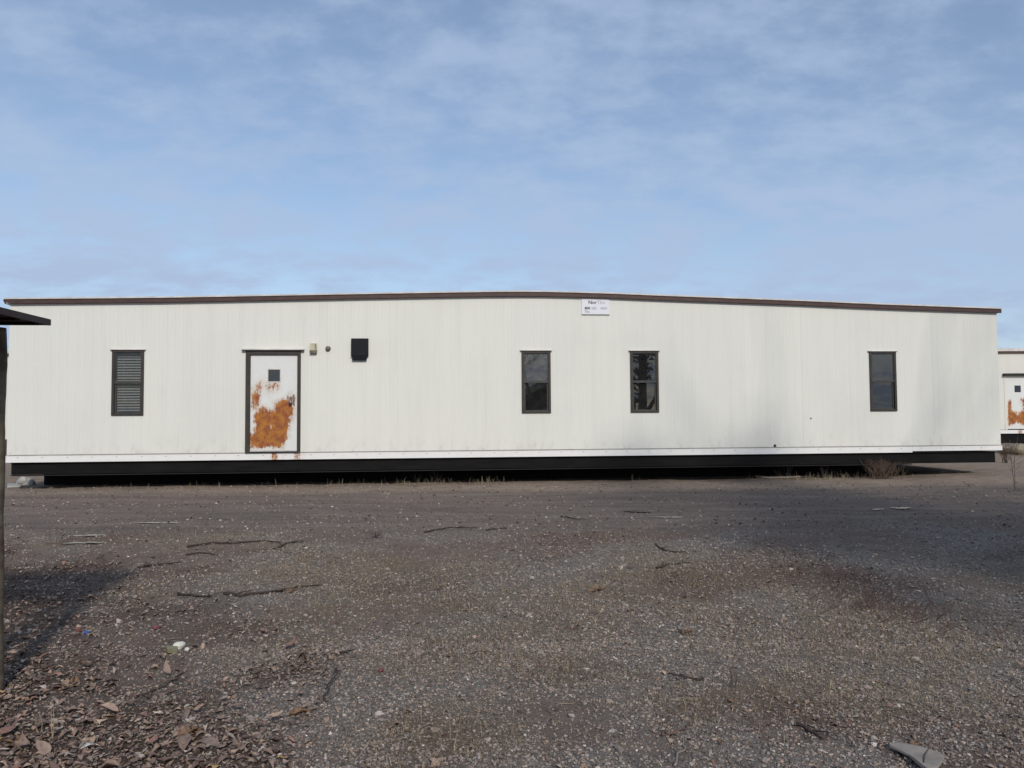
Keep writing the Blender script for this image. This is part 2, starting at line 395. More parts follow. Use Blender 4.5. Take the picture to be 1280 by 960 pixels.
def keep(x, y, d): k = rng.random(len(x)) < d; return x[k], y[k]
parts = []
x, y = spread(130000, 2.35, 5.2, .74, 1.15); x, y = keep(x, y, .35 + .65 * z_gravel(x, y) * (1 - .7 * z_litter(x, y)))
parts.append(stones(x, y, .004 + .0065 * rng.random(len(x)) ** 1.8, 1))
x, y = spread(100000, 5.0, 10.5, .72, 1.2); x, y = keep(x, y, (.35 + .65 * z_gravel(x, y)) * (1 - .8 * z_road(x, y)) * (1 - .6 * z_litter(x, y)))
parts.append(stones(x, y, .005 + .009 * rng.random(len(x)) ** 2, 1))
x, y = spread(2200, 2.35, 9.5, .74, 1.5); x, y = keep(x, y, .25 + .75 * z_gravel(x, y))
parts.append(stones(x, y, .011 + .014 * rng.random(len(x)) ** 2.6, 2))
x, y = spread(5000, 9.5, 15.4, .70); parts.append(stones(x, y, .007 + .016 * rng.random(len(x)) ** 3, 1))
off = 0; VV = []; FF = []; CC = []
for v, f, c in parts: VV.append(v); FF.append(f + off); CC.append(c); off += len(v)
tag(np_mesh('gravel', np.concatenate(VV), np.concatenate(FF), attr_mat('gravel_stone', .9, .3, .25, .3, 90), None, {'col': np.concatenate(CC)}),
    'loose grey and brown gravel scattered over the yard', 'gravel', kind='stuff')

def leaves(x, y, size, cols, w, lift):
    n = len(x)
    prof = np.array([.06, .62, 1.0, .8, .08]); rows = np.linspace(-1, 1, 5)
    t = np.array([[(s * prof[r], rows[r]) for s in (-.55, 0, .55)] for r in range(5)]).reshape(-1, 2)     # 15 points
    v = np.zeros((n, 15, 3)); v[:, :, 0] = t[:, 0] * (1 + .25 * rng.normal(size=(n, 1))); v[:, :, 1] = t[:, 1]
    v[:, :, :2] *= 1 + .07 * rng.normal(size=(n, 15, 1))
    v[:, :, 2] = (np.abs(rng.normal(size=(n, 1))) * .8 * np.abs(t[:, 0]) ** 1.5 + rng.normal(size=(n, 1)) * .35 * t[:, 1] ** 2 + .05 * rng.normal(size=(n, 15)))
    ax = rng.random(n) * 6.283; tl = .26 * rng.normal(size=n); cz, sz, ct, st = np.cos(ax), np.sin(ax), np.cos(tl), np.sin(tl); Z0 = np.zeros(n)
    Rm = np.stack([np.stack([cz, -sz * ct, sz * st], 1), np.stack([sz, cz * ct, -cz * st], 1), np.stack([Z0, st, ct], 1)], 1)
    v = np.einsum('nij,nkj->nki', Rm, v) * size[:, None, None]
    v += np.stack([x, y, gz(x, y) + lift * rng.random(n) + size * .12], 1)[:, None, :]
    q = []
    for r in range(4):
        for s in range(2): q.append([r * 3 + s, r * 3 + s + 1, r * 3 + s + 4, r * 3 + s + 3])
    f = np.array(q)[None] + (np.arange(n) * 15)[:, None, None]
    c = palette(n, cols, w, .2); c = np.concatenate([np.repeat(c[:, None], 15, 1), np.ones((n, 15, 1))], 2)
    return v.reshape(-1, 3), f.reshape(-1, 4), c.reshape(-1, 4)
LEAF = [(0.219, 0.155, 0.124), (0.303, 0.215, 0.168), (0.143, 0.095, 0.079), (0.397, 0.279, 0.198), (0.262, 0.150, 0.116), (0.354, 0.289, 0.245), (0.459, 0.297, 0.141)]
LW = [7, 6, 5, 1.2, 1.5, 3, .12]
parts = []
x, y = spread(21000, 2.3, 5.0, .76, .95); x, y = keep(x, y, z_litter(x, y)); parts.append(leaves(x, y, .009 + .021 * rng.random(len(x)) ** 1.3, LEAF, LW, .02))
x, y = spread(3000, 2.3, 5.2, .76); x, y = keep(x, y, z_litter(x, y) * (.12 + .88 * sst(3.9, 2.9, y + (fbm(x * 2, y * 2, 33) - .5) * 1.6) * sst(-1.0, -2.0, x))); parts.append(leaves(x, y, .030 + .034 * rng.random(len(x)) ** 1.4, LEAF, LW, .04))
x, y = spread(15000, 4.6, 9.4, .74, .9); x, y = keep(x, y, z_litter(x, y)); parts.append(leaves(x, y, .011 + .021 * rng.random(len(x)) ** 1.4, LEAF, LW, .02))
x, y = spread(26000, 2.4, 10, .72, 1.0); x, y = keep(x, y, .10 + .8 * z_patch(x, y)); parts.append(leaves(x, y, .007 + .016 * rng.random(len(x)) ** 2, LEAF, LW, .01))
x, y = spread(2500, 9.5, 15, .7); parts.append(leaves(x, y, .012 + .02 * rng.random(len(x)) ** 2, LEAF, LW, .005))
off = 0; VV = []; FF = []; CC = []
for v, f, c in parts: VV.append(v); FF.append(f + off); CC.append(c); off += len(v)
tag(np_mesh('leaf_litter', np.concatenate(VV), np.concatenate(FF), attr_mat('dead_leaf', .9, 0, .15, .45, 45), None, {'col': np.concatenate(CC)}, True),
    'brown dead leaves matted over the near left corner and strewn across the yard', 'leaf litter', kind='stuff')

def blades(x, y, h, cols, w, width=.0016, lean=.6):
    n = len(x); a = rng.random(n) * 6.283; l = np.abs(rng.normal(size=n)) * lean * h; z = gz(x, y)
    dx, dy = np.cos(a), np.sin(a); b = rng.random(n) * 6.283; wx, wy = np.cos(b) * width, np.sin(b) * width
    hh = np.sqrt(np.maximum(h ** 2 - np.minimum(l, h * .96) ** 2, 1e-6))
    p0 = np.stack([x - wx, y - wy, z], 1); p1 = np.stack([x + wx, y + wy, z], 1)
    m0 = np.stack([x + dx * l * .4 - wx * .8, y + dy * l * .4 - wy * .8, z + hh * .62], 1); m1 = m0 + np.stack([wx * 1.6, wy * 1.6, 0 * x], 1)
    t0 = np.stack([x + dx * l, y + dy * l, z + hh], 1); t1 = t0 + np.stack([wx * .4, wy * .4, 0 * x], 1)
    v = np.stack([p0, p1, m0, m1, t0, t1], 1).reshape(-1, 3)
    k = np.arange(n)[:, None] * 6
    f = np.stack([k + np.array([0, 1, 3, 2]), k + np.array([2, 3, 5, 4])], 1).reshape(-1, 4)
    c = palette(n, cols, w, .2); c = np.concatenate([np.repeat(c[:, None], 6, 1), np.ones((n, 6, 1))], 2)
    return v, f, c.reshape(-1, 4)
SC = [(0.311, 0.252, 0.164), (0.223, 0.174, 0.122), (0.430, 0.355, 0.242), (0.148, 0.113, 0.085), (0.252, 0.214, 0.128)]
parts = []
x, y = spread(200000, 2.4, 10, .72, .95); x, y = keep(x, y, .14 + .75 * z_straw(x, y)); parts.append(blades(x, y, (.018 + .06 * rng.random(len(x)) ** 2) * (.7 + .6 * z_straw(x, y)), SC, [5, 6, 1.2, 4, 3], .0012, 1.7))
x, y = spread(14000, 2.4, 10, .72, 1.0); x, y = keep(x, y, .1 + .9 * z_patch(x, y)); parts.append(blades(x, y, .02 + .06 * rng.random(len(x)) ** 2, [(0.143, 0.090, 0.072), (0.098, 0.068, 0.057), (0.195, 0.135, 0.105)], [4, 4, 2], .0013, 1.0))
u = rng.random(9000) * 20.2 - 9.8; d = -.30 + .50 * rng.random(9000) ** 1.3       # fringe along the edge of the trailer's shade
x = u * math.cos(YAW) - d * math.sin(YAW); y = DIST + .12 + u * math.sin(YAW) + d * math.cos(YAW)
x, y = keep(x, y, np.clip((.45 * sst(.46, .72, fbm(x * 1.5, y * .4, 71))) * sst(-7, -1.5, x) * (1 - .9 * sst(7.2, 8.4, x)) + .03, 0, 1)); h = .03 + .15 * rng.random(len(x)) ** 2.6
parts.append(blades(x, y, h, SC, [5, 5, 1, 4, 2], .003, .6))
off = 0; VV = []; FF = []; CC = []
for v, f, c in parts: VV.append(v); FF.append(f + off); CC.append(c); off += len(v)
tag(np_mesh('dead_grass', np.concatenate(VV), np.concatenate(FF), attr_mat('straw_blade', .9, 0, .1, .2, 30), None, {'col': np.concatenate(CC)}),
    'short straw coloured dead grass growing through the gravel', 'dead grass', kind='stuff')

# ------------------------------------------------------------------ the long white trailer building
B = tag(empty('portable_building', (0, DIST, 0), YAW),
        'long white portable building with gently peaked roof, black steel base and rust stained door', 'portable building', 'white portable office buildings')
TOP = [(-9.66, 3.532), (-9.55, 3.534), (-6.84, 3.582), (-5.34, 3.622), (-3.18, 3.684), (-1.28, 3.735), (-.5, 3.754), (.2, 3.765), (.66, 3.767), (1.2, 3.760), (1.99, 3.745), (3.16, 3.708), (6.09, 3.628), (7.86, 3.568), (10.50, 3.497), (10.55, 3.495)]
tu, tz = np.array(TOP).T
def top(u): return np.interp(u, tu, tz)
U0, U1, ZB, YF = -9.578, 10.484, .672, -.02
WINS = [-7.702, .194, 2.426, 7.570]; WW, WH, WZ = .59, 1.259, 2.664
DU0, DU1, DZ1 = -5.208, -4.160, 2.664
holes = [(w, w + WW, WZ - WH, WZ) for w in WINS] + [(DU0, DU1, ZB, DZ1)]
def ribbed_wall(name, mat, parent, u0, u1, zb, topf, yf, holes, per=.152, knots=()):
    us = {round(u0, 4), round(u1, 4)}
    k = u0
    while k < u1:
        for e in (.0, .104, .112, .144): 
            if k + e < u1: us.add(round(k + e, 4))
        k += per
    for h in holes: us.add(round(h[0], 4)); us.add(round(h[1], 4))
    for q in knots:
        if u0 < q < u1: us.add(round(q, 4))
    us = sorted(us)
    def yy(u):
        t = (u - u0) % per
        if t < .104 - 1e-3 or t > .1515: return yf
        g = .0017 if t < .144 + 1e-3 and t > .108 else 0
        return yf + g
    mb = MB()
    for a, b in zip(us[:-1], us[1:]):
        if b - a < 1e-4: continue
        mid = (a + b) / 2; segs = [(zb, None)]
        for h in holes:
            if h[0] - 1e-4 <= mid <= h[1] + 1e-4:
                segs = []
                if h[2] > zb + 1e-3: segs.append((zb, h[2]))
                segs.append((h[3], None))
        for z0, z1 in segs:
            za, zc = (topf(a), topf(b)) if z1 is None else (z1, z1)
            mb.poly([(a, yy(a), z0), (b, yy(b), z0), (b, yy(b), zc), (a, yy(a), za)])
    return mb
mb = ribbed_wall('wall', None, None, U0, U1, ZB, top, YF, holes, knots=tu)
DEPTH = 11.5
# turned-under lower edge, corner returns, end walls and rear wall
mb.box(U0, DU0 - .002, YF + .012, YF + .05, ZB, ZB + .03); mb.box(DU1 + .002, U1, YF + .012, YF + .05, ZB, ZB + .03)
mb.hexa([(U0, YF + .009, .665), (U0 + .06, YF + .009, .665), (U0 + .06, DEPTH, .665), (U0, DEPTH, .665), (U0, YF + .009, top(U0)), (U0 + .06, YF + .009, top(U0)), (U0 + .06, DEPTH, top(U0)), (U0, DEPTH, top(U0))])
mb.hexa([(U1 - .06, YF + .009, .665), (U1, YF + .009, .665), (U1, DEPTH, .665), (U1 - .06, DEPTH, .665), (U1 - .06, YF + .009, top(U1)), (U1, YF + .009, top(U1)), (U1, DEPTH, top(U1)), (U1 - .06, DEPTH, top(U1))])
mb.box(U0 + .062, U1 - .062, DEPTH - .06, DEPTH, .665, 3.49)
mb.build('wall', M['wall'], B)
MB().box(U0 + .07, U1 - .07, .14, DEPTH - .08, .60, .70).build('floor_deck', M['inside'], B)
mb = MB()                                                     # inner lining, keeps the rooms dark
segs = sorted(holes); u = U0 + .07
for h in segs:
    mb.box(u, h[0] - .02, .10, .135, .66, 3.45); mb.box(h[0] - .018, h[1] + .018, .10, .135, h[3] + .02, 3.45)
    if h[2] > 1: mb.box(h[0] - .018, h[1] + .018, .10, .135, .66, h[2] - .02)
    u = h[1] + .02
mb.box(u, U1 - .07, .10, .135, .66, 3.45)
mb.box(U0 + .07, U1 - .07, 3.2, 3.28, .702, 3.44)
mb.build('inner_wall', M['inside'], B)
# roof slab following the bowed line, fascia, bright drip edge
prof = [(u, z + .083) for u, z in TOP]
mb = MB(); mb.prism([(u, z - .078) for u, z in prof] + [(u, z) for u, z in reversed(prof)], -.05, DEPTH + .1)
roof = mb.build('roof', M['roofing'], B)
mb = MB(); mb.prism([(u, z) for u, z in TOP[1:]] + [(u, z + .079) for u, z in reversed(TOP)], -.085, -.052)
mb.hexa([(-9.655, -.052, 3.535), (-9.62, -.052, 3.535), (-9.62, DEPTH, 3.535), (-9.655, DEPTH, 3.535), (-9.69, -.052, 3.611), (-9.66, -.052, 3.611), (-9.66, DEPTH, 3.611), (-9.69, DEPTH, 3.611)])
fascia = mb.build('fascia', M['fascia'], roof)
mb = MB(); mb.prism([(u, z + .0005) for u, z in prof] + [(u, z + .028) for u, z in reversed(prof)], -.105, .06)
mb.build('drip_edge', M['drip'], roof)

# base trim: a long strip and a short raised one at the right end, with screws
def stained_strip(name, u0, u1, z0, z1, y0, y1, spots, parent):
    n = int((u1 - u0) / .03); us = np.linspace(u0, u1, n + 1); zs = np.linspace(z0, z1, 6)
    UU, ZZ = np.meshgrid(us, zs); V = np.stack([UU.ravel(), np.full(UU.size, y0), ZZ.ravel()], 1)
    k = np.arange(5 * n); r = k // n; c = k % n; a = r * (n + 1) + c
    F = np.stack([a, a + 1, a + n + 2, a + n + 1], 1)
    b = len(V); e = np.array([(u0, y1, z0), (u1, y1, z0), (u1, y1, z1), (u0, y1, z1), (u0, y0, z0), (u1, y0, z0), (u1, y0, z1), (u0, y0, z1)])
    V = np.concatenate([V, e]); F = np.concatenate([F, b + np.array([(0, 4, 7, 3), (1, 2, 6, 5), (7, 6, 2, 3), (0, 1, 5, 4), (1, 0, 3, 2)])])
    m = np.zeros(len(V)) + .02
    for su, w, a_ in spots: m = np.maximum(m, a_ * np.exp(-((V[:, 0] - su) / w) ** 2))
    return np_mesh(name, V, F, M['trim'], parent, {'rust': m})
t1 = stained_strip('base_trim', -9.60, 8.487, .530, .655, -.012, .03, [(-4.66, .10, .60), (-4.50, .05, .34), (-4.22, .10, .55), (-4.10, .05, .34)], B)
t2 = stained_strip('base_trim', 8.49, 10.52, .556, .655, -.012, .03, [], B)
for k in range(44):
    u = -9.4 + k * .452 + rng.normal() * .01
    box_part('screw', M['olive'], t1, u - .011, u + .011, -.016, -.0125, .613, .621)
mb = MB().box(-9.598, 10.515, -.019, -.012, .656, .6635); mb.build('trim_bead', M['drip'], t1)

# steel chassis
mb = MB(); mb.box(-9.53, 10.40, .055, .08, .30, .53); mb.box(-9.53, 8.49, .022, .16, .272, .29); mb.box(8.492, 10.40, .03, .16, .296, .306)
mb.box(-9.53, 10.40, .022, .16, .512, .528)
mb.box(-9.53, -9.50, .082, DEPTH - .1, .295, .53); mb.box(10.37, 10.40, .082, DEPTH - .1, .30, .53)
for k in range(1, 7): mb.box(-9.5, 10.36, k * 1.83, k * 1.83 + .1, .30, .59)
mb.box(-9.5, 10.36, DEPTH - .2, DEPTH - .1, .02, .59)
chassis = mb.build('chassis_beam', M['steel'], B)
mb = MB().box(-9.53, 8.488, .018, .0215, .273, .285); mb.build('flange_lip', M['lip'], chassis)
for u in (-8.4, -4.6, -.8, 3.0, 6.8, 9.6):
    mb = MB()
    for k, (z0, z1) in enumerate(((-.06, .10), (.102, .293))):
        mb.box(u - .2, u + .2, 3.4, 3.8, z0, z1)
    mb.build('block_pier', M['block'], B, bevel=.006)

MB().box(-9.45, 8.45, 1.1, 1.14, -.05, .296).build('added_dark_panel', M['steel'], B)  # black sheet added under the floor so the gap stays dark

# windows
def window(u, kind):
    f = MB(); z1, z0 = WZ, WZ - WH; fw = .048
    f.box(u, u + fw, -.045, .07, z0, z1); f.box(u + WW - fw, u + WW, -.045, .07, z0, z1)
    f.box(u + fw, u + WW - fw, -.045, .07, z1 - fw, z1); f.box(u + fw, u + WW - fw, -.045, .07, z0, z0 + fw * .8)
    w = f.build('window', M['bronze'], B, bevel=.003)
    zi0, zi1 = z0 + fw * .8, z1 - fw; zm = (zi0 + zi1) / 2 + .015; ui0, ui1 = u + fw, u + WW - fw
    def sash(y0, y1, a, b, sw, rail, gm):
        s = MB(); s.box(ui0 + .001, ui0 + sw, y0, y1, a, b); s.box(ui1 - sw, ui1 - .001, y0, y1, a, b)
        s.box(ui0 + sw, ui1 - sw, y0, y1, a, a + rail[0]); s.box(ui0 + sw, ui1 - sw, y0, y1, b - rail[1], b)
        s.build('sash', M['sash'], w)
        g = MB().poly([(ui0 + sw, (y0 + y1) / 2, a + rail[0]), (ui1 - sw, (y0 + y1) / 2, a + rail[0]), (ui1 - sw, (y0 + y1) / 2, b - rail[1]), (ui0 + sw, (y0 + y1) / 2, b - rail[1])])
        g.build('pane', gm, w)
    up = {'blinds': M['glass'], 'dusty': M['glass_dusty'], 'torn': M['glass_dark'], 'dark': M['glass_grey']}[kind]
    lo = {'blinds': M['glass'], 'dusty': M['glass_dark'], 'torn': M['glass_dark'], 'dark': M['glass_dark']}[kind]
    sash(-.03, -.008, zm - .03, zi1 - .001, .012, (.045, .012), up)
    sash(-.004, .02, zi0 + .001, zm + .025, .028, (.022, .045), lo)
    c = MB(); c.hexa([(u - .028, -.056, z1 + .003), (u + WW + .028, -.056, z1 + .003), (u + WW + .028, -.012, z1 + .003), (u - .028, -.012, z1 + .003),
                      (u - .028, -.056, z1 + .008), (u + WW + .028, -.056, z1 + .008), (u + WW + .028, -.012, z1 + .030), (u - .028, -.012, z1 + .030)])
    c.build('drip_cap', M['drip'], w)
    MB().box(u - .028, u + WW + .028, -.058, -.047, z1 - .008, z1 + .002).build('cap_lip', M['bronze'], w)
    if kind in ('blinds', 'torn'):
        b = MB(); zb0 = zi0 + .03 if kind == 'blinds' else zm + .115
        z = zi1 - .02; k = 0; step = .052 if kind == 'blinds' else .05
        while z > zb0:
            t = 0 if kind == 'blinds' else .012 * math.sin(k * 1.7)
            dz = .030
            b.poly([(ui0 + .015, .050, z - dz / 2 + t), (ui1 - .015, .050, z - dz / 2 - t), (ui1 - .015, .078, z + dz / 2 - t), (ui0 + .015, .078, z + dz / 2 + t)])
            z -= step; k += 1
        for uu in (ui0 + .13, ui1 - .13): b.box(uu - .002, uu + .002, .062, .066, zb0, zi1)
        bl = b.build('blind', M['blind'] if kind == 'blinds' else M['sash'], w)
        if kind == 'torn':
            r = MB(); r.hexa([(ui0 + .01, .04, zm + .083), (ui1 - .03, .04, zm + .098), (ui1 - .03, .07, zm + .098), (ui0 + .01, .07, zm + .083), (ui0 + .01, .04, zm + .10), (ui1 - .03, .04, zm + .115), (ui1 - .03, .07, zm + .115), (ui0 + .01, .07, zm + .10)])
            r.build('bottom_rail', M['blind'], w)
            r = MB()
            for k in range(7):
                a0 = (ui0 + .02 + .03 * k, .045, zi1 - .06 - .012 * (k % 3)); r.hexa([(a0[0], .04, a0[2] - .05), (a0[0] + .035, .04, a0[2] - .045), (a0[0] + .035, .046, a0[2] - .045), (a0[0], .046, a0[2] - .05), (a0[0] + .01, .04, a0[2]), (a0[0] + .03, .04, a0[2] + .01), (a0[0] + .03, .046, a0[2] + .01), (a0[0] + .01, .046, a0[2])])
            r.build('torn_slat', M['blind'], w)
    if kind == 'dusty':
        r = MB().box(ui0 + .02, ui1 - .05, .045, .075, zi1 - .075, zi1 - .045); r.build('blind', M['blind'], w)
    return w
for u, k in zip(WINS, ('blinds', 'dusty', 'torn', 'dark')): window(u, k)

# door with rust
def inside_poly(px, pz, poly):
    c = np.zeros(px.shape, bool); n = len(poly)
    for i in range(n):
        (x0, z0), (x1, z1) = poly[i], poly[(i + 1) % n]
        k = ((z0 > pz) != (z1 > pz)) & (px < (x1 - x0) * (pz - z0) / (z1 - z0 + 1e-12) + x0); c ^= k
    return c
def sdist(px, pz, poly):
    d = np.full(px.shape, 9.); n = len(poly)
    for i in range(n):
        (x0, z0), (x1, z1) = poly[i], poly[(i + 1) % n]; ex, ez = x1 - x0, z1 - z0
        t = np.clip(((px - x0) * ex + (pz - z0) * ez) / (ex * ex + ez * ez + 1e-12), 0, 1)
        d = np.minimum(d, np.hypot(px - x0 - t * ex, pz - z0 - t * ez))
    return np.where(inside_poly(px, pz, poly), d, -d)
def door_slab(name, u0, u1, z0, z1, y0, y1, polys, parent, mat, win):
    nx_, nz_ = 72, 150; us = np.linspace(u0, u1, nx_ + 1); zs = np.linspace(z0, z1, nz_ + 1)
    UU, ZZ = np.meshgrid(us, zs); px, pz = (UU.ravel() - u0) / (u1 - u0), (ZZ.ravel() - z0) / (z1 - z0)
    V = np.stack([UU.ravel(), np.full(UU.size, y0), ZZ.ravel()], 1)
    k = np.arange(nz_ * nx_); r = k // nx_; c = k % nx_; a = r * (nx_ + 1) + c
    F = np.stack([a, a + 1, a + nx_ + 2, a + nx_ + 1], 1)
    ctr = V[F].mean(1); hole = (ctr[:, 0] > win[0]) & (ctr[:, 0] < win[1]) & (ctr[:, 2] > win[2]) & (ctr[:, 2] < win[3]); F = F[~hole]
    b = len(V); e = np.array([(u0, y1, z0), (u1, y1, z0), (u1, y1, z1), (u0, y1, z1), (u0, y0, z0), (u1, y0, z0), (u1, y0, z1), (u0, y0, z1)])
    V = np.concatenate([V, e]); F = np.concatenate([F, b + np.array([(0, 4, 7, 3), (1, 2, 6, 5), (7, 6, 2, 3), (0, 1, 5, 4)])])
    m = np.full(len(V), .0)
    wob = (fbm(px * 7, pz * 14, 81) - .5)
    for poly, s in polys:
        d = sdist(px, pz * 2, [(q[0], q[1] * 2) for q in poly]); m[:len(px)] = np.maximum(m[:len(px)], np.clip(.5 + s * (d + wob * .11) * 3.6, 0, .5 + .34 * s))
    holes_ = np.exp(-(((px - .42) / .13) ** 2 + ((pz - .26) / .05) ** 2)) * .22
    m[:len(px)] -= holes_ * (m[:len(px)] > .5)
    return np_mesh(name, V, F, mat, parent, {'rust': np.clip(m, 0, 1)})
SU0, SU1, SZ0, SZ1 = -5.118, -4.226, .716, 2.572
RUST = [([(.0, .03), (.0, .16), (.09, .18), (.10, .37), (.18, .42), (.25, .47), (.37, .43), (.47, .42), (.52, .49), (.68, .54), (.83, .52), (.92, .42), (.86, .28), (.80, .16), (.66, .03)], 1.0),
        ([(.03, .45), (.06, .58), (.16, .68), (.21, .70), (.17, .58), (.16, .50), (.08, .44)], .62),
        ([(.38, .665), (.46, .675), (.50, .668), (.46, .66)], .35), ([(.78, .48), (.82, .56), (.90, .53), (.88, .46)], .7)]
door = door_slab('door', SU0, SU1, SZ0, SZ1, -.018, .03, RUST, B, M['door'], (-4.785, -4.555, 2.055, 2.285))
MB().poly([(-4.786, -.008, 2.054), (-4.554, -.008, 2.054), (-4.554, -.008, 2.286), (-4.786, -.008, 2.286)]).build('door_pane', M['glass_dark'], door)
f = MB(); pw = .022
f.box(-4.800, -4.540, -.024, -.0185, 2.286, 2.286 + pw); f.box(-4.800, -4.540, -.024, -.0185, 2.054 - pw, 2.054); f.box(-4.806, -4.786, -.024, -.0185, 2.054, 2.286); f.box(-4.554, -4.534, -.024, -.0185, 2.054, 2.286)
f.build('pane_frame', M['trim'] if False else M['drip'], door)
h = MB(); h.tube([(-4.345, -.02, 1.645), (-4.345, -.075, 1.645)], .018, 10); h.tube([(-4.345, -.075, 1.645), (-4.345, -.10, 1.645)], .034, 12)
h.build('door_knob', M['chrome'], door, True); h = MB().tube([(-4.345, -.0185, 1.735), (-4.345, -.035, 1.735)], .028, 12); h.build('lock', M['chrome'], door)
box_part('latch_guard', M['chrome'], door, -4.315, -4.285, -.028, -.019, 1.60, 1.80)
f = MB(); jw = .088
f.box(DU0, DU0 + jw, -.055, .06, .667, DZ1); f.box(DU1 - .064, DU1, -.055, .06, .667, DZ1); f.box(DU0 + jw, DU1 - .064, -.055, .06, DZ1 - .09, DZ1)
df = f.build('door_frame', M['bronze'], B, bevel=.003)
MB().box(DU0 + jw, DU1 - .064, -.05, .06, .667, .690).build('threshold', M['lip'], df)
MB().box(DU0 + jw, DU1 - .064, -.03, .06, .692, .713).build('door_sill', M['drip'], df)
c = MB(); c.hexa([(DU0 - .07, -.085, DZ1 + .006), (DU1 + .07, -.085, DZ1 + .006), (DU1 + .07, -.012, DZ1 + .006), (DU0 - .07, -.012, DZ1 + .006), (DU0 - .07, -.085, DZ1 + .014), (DU1 + .07, -.085, DZ1 + .014), (DU1 + .07, -.012, DZ1 + .04), (DU0 - .07, -.012, DZ1 + .04)])
c.build('drip_cap', M['drip'], df)
MB().box(DU0 - .07, DU1 + .07, -.087, -.056, DZ1 - .012, DZ1 + .005).build('cap_lip', M['bronze'], df)

# wall lamp, photocell, vent hood, panel seams, hole plug
wl = MB().hexa([(-3.985, -.10, 2.655), (-3.845, -.10, 2.655), (-3.845, -.022, 2.655), (-3.985, -.022, 2.655), (-3.98, -.085, 2.80), (-3.85, -.085, 2.80), (-3.85, -.022, 2.805), (-3.98, -.022, 2.805)]).build('wall_lamp', M['beige'], B, bevel=.008)
MB().box(-3.98, -3.85, -.095, -.022, 2.605, 2.653).build('lamp_base', M['olive'], wl, bevel=.006)
MB().box(-3.88, -3.868, -.108, -.0865, 2.67, 2.79).build('lamp_strip', M['olive'], wl)
k = MB(); k.tube([(-3.637, -.02, 2.70), (-3.637, -.05, 2.70), (-3.637, -.075, 2.698)], [.052, .05, .035], 14); k.build('photocell', M['olive'], B, True)
vh = MB(); vh.hexa([(-3.185, -.10, 2.55), (-2.85, -.10, 2.55), (-2.85, -.022, 2.55), (-3.185, -.022, 2.55), (-3.185, -.092, 2.895), (-2.85, -.092, 2.895), (-2.85, -.022, 2.905), (-3.185, -.022, 2.905)])
vent = vh.build('vent_hood', M['vent'], B, bevel=.008)
MB().hexa([(-3.165, -.085, 2.468), (-2.885, -.085, 2.468), (-2.885, -.022, 2.468), (-3.165, -.022, 2.468), (-3.165, -.092, 2.548), (-2.885, -.092, 2.548), (-2.885, -.022, 2.548), (-3.165, -.022, 2.548)]).build('vent_flap', M['vent'], vent, bevel=.005)
for u, za in ((-4.905, 2.72), (-4.185, 2.72), (-1.53, ZB), (1.12, ZB), (3.55, ZB), (-8.3, ZB), (6.1, ZB), (9.0, ZB)):
    MB().box(u - .009, u + .009, YF - .003, YF + .004, za + .002, float(top(u)) - .004).build('seam_strip', M['wall'], B)
k = MB(); k.tube([(5.465, -.02, .705), (5.465, -.045, .70)], [.026, .022], 8); k.build('spigot', M['lip'], B)
k = MB(); k.tube([(6.26, -.02, 1.26), (6.26, -.026, 1.26)], [.02, .014], 8); k.build('bolt', M['olive'], B)

# the sign under the eave
S = tag(empty('wall_sign', (0, DIST, 0), YAW), 'small white sign with dark lettering high on the white wall under the brown roof edge', 'sign')
S.location = (1.72 * math.cos(YAW), DIST + 1.72 * math.sin(YAW), 3.57)
MB().box(-.285, .285, -.034, -.026, -.155, .155).build('sign_board', M['board_white'], S)
MB().box(-.288, .288, -.036, -.027, -.172, -.158).build('sign_edge', M['blind'], S)
def lettering(txt, size, x, z, mat, bold=0.0):
    cu = bpy.data.curves.new('lettering', 'FONT'); cu.body = txt; cu.size = size; cu.offset = bold; cu.align_x = 'LEFT'; cu.extrude = .0006; cu.resolution_u = 3
    t = bpy.data.objects.new('tmp', cu); COL.objects.link(t)
    me = bpy.data.meshes.new_from_object(t.evaluated_get(bpy.context.evaluated_depsgraph_get()))
    bpy.data.objects.remove(t); o = link_mesh('lettering', me, mat, S)
    o.location = (x, -.0355, z); o.rotation_euler = (R(90), 0, 0); return o
lettering('Nor', .10, -.15, .055, M['ink'], .002)
lettering('Tho', .10, .03, .055, M['faded'])
lettering('800', .075, -.225, -.058, M['ink'], .002); lettering('000', .07, -.085, -.058, M['faded'], .001); lettering('0000', .07, .10, -.058, M['faded'], .001)
lettering('Tho', .065, -.23, -.125, M['faded'], .002)

